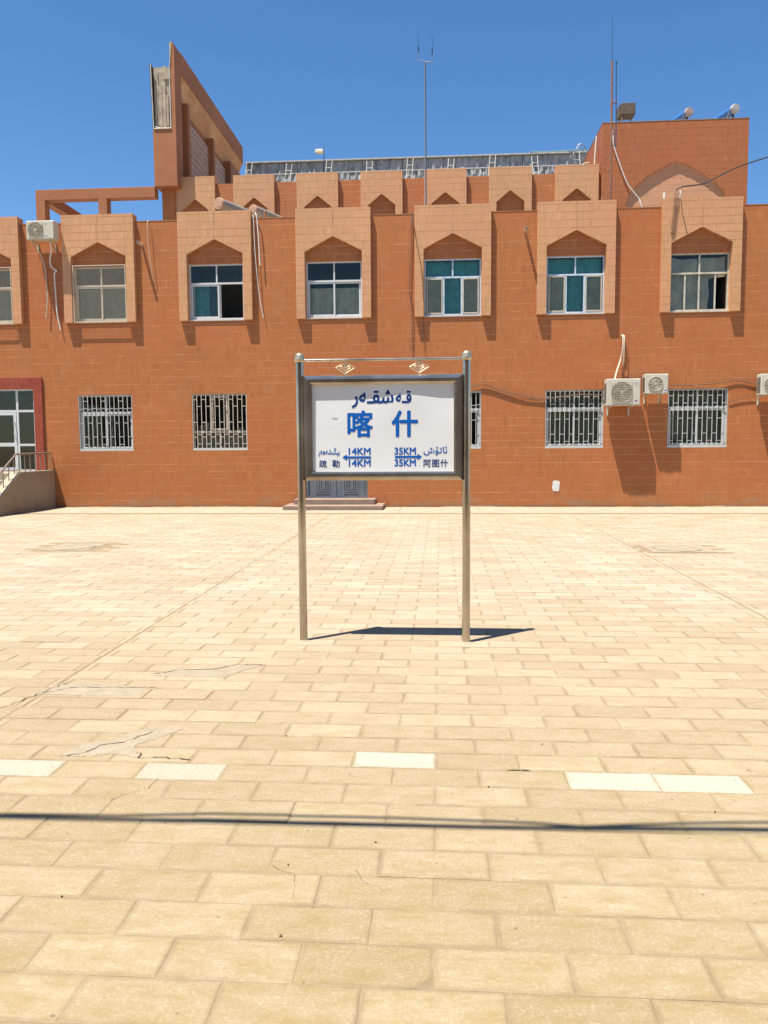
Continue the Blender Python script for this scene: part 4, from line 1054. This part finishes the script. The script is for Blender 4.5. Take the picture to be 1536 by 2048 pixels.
# ------------------------------------------------------------------ air conditioners
def aircon(label, x0, z0, W, H, dep, gap, square=False, brackets=True):
    yb = D - gap; yf = yb - dep
    t = thing('air_conditioner', label, 'air conditioner', (x0 + W / 2, D, z0), group='outdoor air conditioning units on the facade')
    g2 = lambda mb: rel(mb, t)
    mb = MB(); mb.bbox(x0, x0 + W, yf, yb, z0, z0 + H, .012); g2(mb).build('casing', 'ac', t)
    r = min(H * .42, W * .31); cx, cz = x0 + W * .44, z0 + H * .5
    if square: cx = x0 + W * .33
    mb = MB(); n = 32                                                  # dark fan opening
    mb.tube([(cx, yf - .0015, cz), (cx, yf - .004, cz)], r, n); g2(mb).build('fan_opening', 'ac_dark', t)
    mb = MB()
    for k in range(3):
        a0 = k * 2.094 + .4
        pts = [(cx + rr * math.cos(a0 + da), yf - .006 - .002 * (da > .3), cz + rr * math.sin(a0 + da)) for rr, da in ((.03, 0), (r * .5, -.25), (r * .85, 0.1), (r * .88, .9), (r * .5, .8))]
        mb.quad(pts)
    g2(mb).build('fan_blade', 'badge', t)
    fgm = MB()
    for rr in [r * q for q in (.18, .32, .46, .6, .74, .88, 1.0)]:
        pts = [(cx + rr * math.cos(a * math.pi / 14), yf - .014, cz + rr * math.sin(a * math.pi / 14)) for a in range(29)]
        fgm.tube(pts, .0045 if rr < r * .95 else .008, 4, False)
    for a in range(12):
        th = a * math.pi / 6; fgm.tube([(cx + .03 * math.cos(th), yf - .012, cz + .03 * math.sin(th)), (cx + r * math.cos(th), yf - .012, cz + r * math.sin(th))], .004, 4, False)
    if H > .6 or square:                                               # square wire guard over the round opening
        for k in range(13):
            f_ = -1 + 2 * k / 12
            fgm.tube([(cx + f_ * r, yf - .02, cz - r), (cx + f_ * r, yf - .02, cz + r)], .003, 4, False); fgm.tube([(cx - r, yf - .02, cz + f_ * r), (cx + r, yf - .02, cz + f_ * r)], .003, 4, False)
    g2(fgm).build('fan_guard', 'ac_grille', t)
    mb = MB(); mb.tube([(cx, yf - .01, cz), (cx, yf - .022, cz)], .035, 14); g2(mb).build('hub', 'ac_grille', t)
    px0 = x0 + W * (.80 if not square else .62); mb = MB(); mb.bbox(px0, x0 + W - .015, yf - .008, yf - .0005, z0 + .02, z0 + H - .02, .003); pn = g2(mb).build('service_panel', 'ac', t)
    mb = MB(); mb.box(px0 + .02, px0 + .10, yf - .0105, yf - .0085, z0 + H * .80, z0 + H * .85); g2(mb).build('badge', 'badge', t)
    mb = MB(); mb.box(px0 + .02, px0 + .075, yf - .0105, yf - .0085, z0 + H * .14, z0 + H * .18); g2(mb).build('sticker', 'badge_blue', t)
    mb = MB(); mb.box(px0 + .08, px0 + .105, yf - .0105, yf - .0085, z0 + H * .16, z0 + H * .19); g2(mb).build('sticker', 'badge_red', t)
    mb = MB()
    for k in range(9):                                                 # louvres on the left side
        z = z0 + H * (.12 + .085 * k); mb.box(x0 - .006, x0 - .0005, yf + .03, yb - .04, z, z + H * .045)
    g2(mb).build('side_louvre', 'ac_dark', t)
    mb = MB(); mb.bbox(x0 + W * .2, x0 + W * .75, yf + .02, yf + .028, z0 + H + .0005, z0 + H + .002, .0004)
    if brackets:
        for bx in (x0 + W * .14, x0 + W * .78):
            mb = MB(); mb.box(bx - .018, bx + .018, yf + .01, D - .0085, z0 - .03, z0 - .001); mb.box(bx - .018, bx + .018, D - .034, D - .0085, z0 - .24, z0 - .031)
            mb.v += [(bx - .004, yf + .05, z0 - .031), (bx + .004, yf + .05, z0 - .031), (bx + .004, yf + .09, z0 - .031), (bx - .004, yf + .09, z0 - .031), (bx - .004, D - .035, z0 - .2), (bx + .004, D - .035, z0 - .2), (bx + .004, D - .035, z0 - .23), (bx - .004, D - .035, z0 - .23)]
            i = len(mb.v) - 8; mb.f += [tuple(i + q for q in f) for f in ((0, 1, 5, 4), (1, 2, 6, 5), (2, 3, 7, 6), (3, 0, 4, 7))]; mb.t += [0] * 4
            g2(mb).build('bracket', 'ac', t)
    return t
aircon('larger air conditioner between the two right-hand barred windows, with a beige hose above it', 4.21, 2.61, .835, .665, .34, .14)
aircon('small air conditioner just right of the larger one, beside the last barred window', 5.17, 2.90, .575, .49, .27, .15)
aircon('air conditioner cut off by the right edge of the photo', 8.0, 2.84, .6, .52, .28, .14)
aircon('air conditioner high on the parapet at the left between two pointed surrounds', -10.80, 7.08, .755, .475, .27, .15, True)

# ------------------------------------------------------------------ hoses and cables on the facade
def line(name, pts, r, mat, label, cat, sm=True, n=8):
    mb = MB(); P_ = smooth_path(pts, 6) if sm else pts; c = Vector(pts[0]); mb.v = []
    mb.tube(P_, r, n); o = mb.build(name, mat, None, True)
    o.data.transform(Matrix.Translation(-c)); o.location = c
    return tag(o, label, cat)
y = D - .05
line('hose', [(4.66, D + .0, 4.42), (4.68, D - .06, 4.36), (4.68, D - .09, 4.1), (4.63, D - .07, 3.8), (4.50, D - .2, 3.45), (4.44, D - .3, 3.26)], .022, 'hose', 'beige hose from a wall hole down to the larger air conditioner', 'hose')
line('hose', [(4.70, D + .0, 4.42), (4.71, D - .10, 4.34), (4.70, D - .12, 3.9), (4.69, D - .06, 3.62)], .012, 'hose', 'short thin pipe end hanging above the larger air conditioner', 'hose')
line('hose', [(-10.22, D - .32, 7.08), (-10.25, D - .2, 6.85), (-10.34, D - .12, 6.6), (-10.30, D - .1, 6.42), (-10.17, D - .1, 6.33), (-10.24, D - .1, 6.25), (-10.24, D - .07, 5.7), (-10.22, D - .07, 5.2), (-10.15, D - .06, 4.78)], .017, 'hose_white', 'white hose hanging longest under the high left air conditioner', 'hose')
line('hose', [(-10.72, D - .3, 7.07), (-10.60, D - .15, 6.8), (-10.52, D - .08, 6.5), (-10.50, D - .05, 6.15), (-10.48, D - .06, 5.6), (-10.54, D - .07, 5.1)], .014, 'hose', 'thin beige hose at the left under the high left air conditioner', 'hose')
line('hose', [(-4.80, D + .2, 7.5), (-4.81, D - .02, 7.66), (-4.78, D - .08, 7.68), (-4.74, D - .10, 7.55), (-4.70, D - .1, 6.9), (-4.68, D - .1, 6.35)], .015, 'hose_white', 'short white hose hooked over the parapet right of the open window', 'hose')
line('hose', [(-4.84, D + .2, 7.5), (-4.86, D - .05, 7.64), (-4.83, D - .1, 7.5), (-4.80, D - .1, 6.6), (-4.72, D - .07, 5.6), (-4.62, D - .06, 5.0)], .010, 'hose_white', 'long thin white hose beside the open upper window', 'hose')
line('cable', [(-.70, D + .1, 7.62), (-.71, D - .03, 7.55), (-.73, D - .04, 6.6), (-.78, D - .05, 5.7), (-.74, D - .05, 5.4), (-.70, D - .04, 4.8), (-.73, D - .04, 4.1)], .012, 'cable_brown', 'brown cable down the wall left of the first teal-curtained window', 'cable')
line('cable', [(-.66, D + .1, 7.62), (-.68, D - .15, 7.4), (-.60, D - .15, 6.9), (-.47, D - .15, 6.2), (-.42, D - .15, 5.5), (-.42, D - .04, 4.9), (-.40, D - .04, 4.1)], .008, 'cable_brown', 'thin cable crossing the left leg of the first teal-curtained window surround', 'cable')
line('cable', [(.7, D - .03, 3.10), (1.0, D - .04, 3.20), (1.16, D - .04, 3.22), (1.5, D - .03, 3.08), (2.2, D - .04, 2.9), (2.73, D - .03, 2.82), (3.6, D - .03, 2.92), (4.3, D - .03, 2.88)], .013, 'cable_brown', 'brown cable along the wall between the sign and the barred windows', 'cable')
line('cable', [(1.1, D - .03, 3.12), (1.4, D - .03, 3.05), (2.0, D - .03, 2.86), (2.73, D - .03, 2.76)], .008, 'cable_brown', 'thinner lower cable on the wall just right of the sign', 'cable')
line('cable', [(5.70, D - .03, 3.16), (6.1, D - .03, 3.13), (6.6, D - .03, 3.14), (7.1, D - .04, 3.17), (7.6, D - .03, 3.23), (8.05, D - .03, 3.14), (9.0, D - .03, 3.1)], .012, 'cable_brown', 'brown cable over the last barred window at the right', 'cable')
line('cable', [(7.36, D - .03, 2.70), (7.7, D - .03, 2.78), (8.0, D - .04, 2.84), (8.2, D - .06, 2.88)], .009, 'cable_brown', 'short cable from the last barred window to the cut-off air conditioner', 'cable')
line('cable', [(-7.66, D + .05, 7.62), (-7.67, D - .08, 7.5), (-7.66, D - .1, 7.0), (-7.60, D - .1, 6.4), (-7.56, D - .05, 6.0)], .008, 'hose', 'thin pale cable hanging beside the drain spout at left', 'cable')
line('hose', [(5.05, Y0 - .02, 10.98), (5.08, Y0 - .05, 10.7), (5.12, Y0 - .06, 10.35), (5.35, Y0 - .06, 9.7), (5.55, Y0 - .06, 9.25), (5.85, Y0 - .04, 8.88), (5.92, Y0 - .06, 8.7), (6.03, Y0 - .06, 8.35)], .016, 'hose_white', 'white hose snaking down the front of the roof tower', 'hose')
line('hose', [(4.72, 24.9, 10.9), (4.68, 24.9, 10.2), (4.66, 24.9, 9.3)], .02, 'hose_white', 'white pipe down the side of the roof tower', 'pipe', False)
line('hose', [(4.72, 26.0, 10.5), (4.52, 26.0, 10.45), (4.40, 25.9, 10.0), (4.38, 25.6, 9.2)], .016, 'hose_white', 'curved white hose behind the last pointed panel', 'hose')
SC = [(5.92, D - .02, 8.02), (6.1, D - .03, 8.09), (6.6, D + .1, 8.18), (7.05, D + .2, 8.40), (7.55, D + .3, 8.64), (8.2, D + .4, 8.86), (9.2, D + .5, 9.15), (14, D + 1, 10.0), (24, D + 2, 11.3)]
for i in range(len(SC)): SC[i] = (SC[i][0], SC[i][1] - .02, SC[i][2] - .03)
line('cable', SC, .017, 'cable', 'black cable swinging in from the right to the last window surround', 'cable')
mb = MB()
for k in range(5):
    xx = 5.86 + k * .03
    mb.tube(smooth_path([(5.91, D + .02, 7.99), (xx + .01, D - .15, 7.86), (xx - .02 + .1 * (k == 4), D - .155, 7.4), (xx - .06 + .32 * (k == 4), D - .15, 6.98 - .06 * k)], 5), .0065, 5)
mb.box(5.80, 5.85, D - .165, D - .14, 6.86, 6.92)
tag(mb.build('cable_bundle', 'cable_brown', None), 'loose bundle of cable ends hanging on the last window surround', 'cables')
for x, lab in ((5.72, 'left'), (6.12, 'right')):
    mb = MB(); mb.tube([(x, D + .25, 7.7), (x, D + .25, 8.02 + (.04 if x > 6 else 0))], .03 if x < 6 else .022, 8); tag(mb.build('vent_pipe', 'hose_white', None, True), '%s of two short pale pipe stubs above the last surround' % lab, 'pipe')

# ------------------------------------------------------------------ masts and antennas
t = thing('radio_antenna', 'thin pole with a forked double antenna at its top, middle of the roof', 'antenna', (-.385, 21.9, 7.15))
g2 = lambda mb: rel(mb, t)
mb = MB(); mb.tube([(-.37, 21.9, 7.15), (-.375, 21.9, 9.6), (-.385, 21.9, 11.85)], [.02, .017, .013], 8); g2(mb).build('pole', 'galv', t)
mb = MB(); mb.tube([(-.385, 21.9, 11.84), (-.56, 21.9, 11.90), (-.56, 21.9, 12.12)], .012, 6); mb.tube([(-.385, 21.9, 11.84), (-.19, 21.9, 11.83), (-.19, 21.9, 12.06)], .012, 6); g2(mb).build('fork', 'galv', t)
for x, z in ((-.56, 12.1), (-.19, 12.04)):
    mb = MB(); mb.tube([(x, 21.9, z), (x, 21.9, z + .14)], .02, 8); mb.tube([(x, 21.9, z + .14), (x, 21.9, z + .46)], .006, 5); g2(mb).build('whip', 'antblue', t)
mb = MB(); mb.tube([(-.345, 21.88, 7.3), (-.35, 21.88, 9.0), (-.365, 21.88, 11.8)], .006, 5); g2(mb).build('feed_cable', 'cable', t)

t = thing('antenna_mast', 'tall rusty pipe mast with a long whip in front of the roof tower', 'antenna', (4.66, 22.6, 7.15))
mb = MB(); mb.tube([(4.70, 22.6, 7.15), (4.69, 22.6, 9.6), (4.67, 22.6, 12.0)], [.035, .03, .026], 10); g2(mb).build('pipe', 'rust', t, True)
mb = MB(); mb.tube([(4.67, 22.6, 12.0), (4.665, 22.6, 13.2)], [.011, .005], 6); g2(mb).build('whip', 'antblue', t)
mb = MB(); mb.tube([(4.80, 22.55, 9.7), (4.79, 22.55, 10.85), (4.775, 22.55, 11.9)], .015, 8); mb.tube([(4.775, 22.55, 11.9), (4.775, 22.55, 11.95)], .024, 8); g2(mb).build('second_antenna', 'antblue', t)
for z in (9.75, 10.05, 10.85):
    mb = MB(); mb.tube([(4.62, 22.6, z), (4.84, 22.55, z + .03)], .012, 6); mb.tube([(4.69, 22.57, z + .01), (4.79, 22.54, z + .14)], .008, 5); g2(mb).build('clamp', 'rust', t)
for k, (z, a, b) in enumerate(((8.3, .02, .2), (8.55, -.05, .16), (8.85, 0, .18), (9.15, -.22, 0), (9.4, -.12, .12), (9.6, -.25, .02))):
    mb = MB(); mb.tube(smooth_path([(4.69 + a, 22.6, z + .05), (4.69, 22.58, z - .02), (4.69 + b, 22.6, z + .04)], 4), .007, 5); g2(mb).build('tie_wire', 'rust', t)
mb = MB(); mb.tube(smooth_path([(4.5, 22.6, 9.5), (4.53, 22.6, 8.9), (4.47, 22.6, 8.5), (4.55, 22.6, 8.35), (4.6, 22.6, 8.5), (4.63, 22.6, 9.2)], 4), .007, 5); g2(mb).build('loose_wire', 'rust', t)
for (x, lab, h) in ((6.66, 'tallest', .75), (6.35, 'left', .26), (6.9, 'right', .3)):
    mb = MB(); mb.tube([(0, 0, 0), (.01, 0, h)], [.012, .006], 6); tag(mb.build('thin_rod', 'galv' if h > .5 else 'white_paint', None, loc=(x, 26.0, 10.85 + (.0 if h > .5 else .05))), '%s of the thin upright rods between the tank and the heaters on the tower roof' % lab, 'rod')

# ------------------------------------------------------------------ roof equipment
t = thing('water_tank', 'small rusty square tank on splayed legs on the tower roof', 'tank', (5.75, 25.6, 10.85))
mb = MB(); mb.bbox(5.55, 5.98, 25.4, 25.85, 11.70, 12.04, .012); mb.box(5.50, 5.56, 25.45, 25.8, 11.68, 12.0); g2(mb).build('tank_body', 'tank', t)
for x, y_, dx, dy in ((5.59, 25.45, -.07, -.1), (5.92, 25.45, .07, -.1), (5.59, 25.8, -.07, .1), (5.92, 25.8, .07, .1)):
    mb = MB(); mb.tube([(x, y_, 11.71), (x + dx, y_ + dy, 10.86)], .018, 6); g2(mb).build('leg', 'rust' if dx < 0 else 'galv', t)
mb = MB(); mb.tube([(5.36, 25.5, 11.45), (5.36, 25.5, 11.52)], .06, 10); mb.tube([(5.36, 25.5, 11.46), (5.2, 25.5, 11.3), (5.15, 25.5, 10.9)], .012, 6); mb.tube([(5.36, 25.5, 11.45), (5.5, 25.5, 11.5)], .01, 6); g2(mb).build('float_valve', 'rail_grey', t)

def heater(label, x, y_, z, r, L, dirv, body, cap, legs=True):
    d = Vector(dirv).normalized(); t = thing('solar_water_heater', label, 'solar heater', (x, y_, z - .35), group='solar water heaters on the roofs')
    p = Vector((x, y_, z)); g3 = lambda mb: rel(mb, t)
    mb = MB(); mb.tube([p, p + d * L], r, 22); g3(mb).build('tank', body, t, True)
    mb = MB(); mb.tube([p - d * .045, p - d * .03, p + d * .05], [r * .96, r * 1.03, r * 1.03], 22); c = g3(mb).build('end_cap', cap, t, True)
    mb = MB(); mb.tube([p - d * .050, p - d * .044], [r * .6, r * .62], 18); g3(mb).build('cap_disc', cap, c, True)
    s = d.cross(Vector((0, 0, 1)))
    if legs:
        for q in (.1, L - .15):
            b_ = p + d * q; mb = MB()
            mb.tube([b_ + Vector((0, 0, -r)), (b_.x, b_.y, z - .72)], .035, 6); mb.tube([b_ - s * r * .8, (b_.x - s.x * .35, b_.y - s.y * .35, z - .72)], .016, 6)
            g3(mb).build('leg', 'dark_leg', t)
    return t
heater('solar heater with pinkish end cap, left of the pair on the tower', 7.46, 25.0, 11.54, .125, 1.9, (-.30, 1, -.02), 'solar_blue', 'solar_cap')
heater('solar heater with white end cap, right of the pair on the tower', 8.80, 25.0, 11.59, .13, 1.9, (-.30, 1, -.02), 'solar_blue', 'solar_cap_white')
heater('solar heater tank with salmon round end lying behind the parapet', -6.17, 22.3, 8.44, .16, 1.5, (.42, .9, 0), 'solar_grey', 'solar_cap_old')
heater('second grey heater tank half hidden behind the surround corner', -5.20, 22.3, 8.24, .14, 1.3, (.42, .9, 0), 'solar_grey', 'solar_cap_old')

t = thing('floodlight', 'small cream floodlight on a thin post above the billboard', 'lamp', (-4.03, 28.2, 9.1))
mb = MB(); mb.tube([(-4.03, 28.2, 9.1), (-4.03, 28.2, 12.15)], .016, 6); g2(mb).build('post', 'galv', t)
mb = MB(); mb.bbox(-4.32, -4.04, 28.05, 28.2, 11.83, 11.96, .02); g2(mb).build('lamp_head', 'flood', t)

# ------------------------------------------------------------------ overhead cables behind the photographer's head (their shadows cross the paving)
HZ = 4.3
def interp(P, x):
    if x <= P[0][0]: return P[0][1]
    for (a, ya_), (b, yb_) in zip(P, P[1:]):
        if x <= b:
            t = (x - a) / (b - a); t = t * t * (3 - 2 * t); return ya_ + (yb_ - ya_) * t
    return P[-1][1]
def over(name, track, r, label, h=HZ):
    """track: where on the paving the cable's shadow runs; the cable itself hangs h metres up the sun's ray"""
    pts = []
    for i in range(121):
        gx = -12 + i * .2
        pts.append((gx - .25 * h, interp(track, gx) - .21 * h + .02 * max(0, abs(gx) - 2.2), h))
    mb = MB(); mb.tube(pts, r, 8)
    tag(mb.build(name, 'cable', None, True), label, 'cable', 'overhead cables crossing the yard')
over('overhead_cable', [(-2.1, 3.200), (-1.5, 3.215), (-.95, 3.262), (-.2, 3.268), (.3, 3.262), (.62, 3.238), (.95, 3.285), (1.4, 3.320), (2, 3.32)], .0115, 'thinner far cable strung overhead, casting the upper shadow line on the paving')
over('overhead_cable', [(-2.1, 3.180), (-1.45, 3.185), (-.95, 3.205), (-.2, 3.210), (.3, 3.214), (.62, 3.228), (.95, 3.246), (1.4, 3.262), (2, 3.27)], .0140, 'thicker near cable strung overhead, casting the darker lower shadow line')
over('overhead_cable', [(-2.1, 3.165), (-1.3, 3.176), (-.6, 3.185), (.1, 3.196), (.5, 3.205), (.8, 3.214), (1.4, 3.238), (2, 3.24)], .0085, 'slack third cable overhead, casting the faint lowest shadow line', 5.2)

# ------------------------------------------------------------------ canopy added unseen behind the viewpoint, to darken reflections and block some sky
CN = thing('added_reflection_canopy', 'unseen canopy added behind the viewpoint for its reflection in windows and steel posts', 'canopy', (0, -9, 0))
mb = MB(); mb.bbox(-24, 24, -15, -7.0, 4.6, 5.1, .04); rel(mb, CN).build('added_canopy_roof', 'stair', CN)
for k in range(9):
    mb = MB(); x = -22 + 5.5 * k; mb.bbox(x - .2, x + .2, -9.2, -8.8, 0.0, 4.598, .03); rel(mb, CN).build('added_canopy_column', 'brown_paint', CN)
mb = MB(); mb.box(-24, 24, -15.2, -15.01, 0, 6.2); rel(mb, CN).build('added_rear_wall', 'tank', CN)
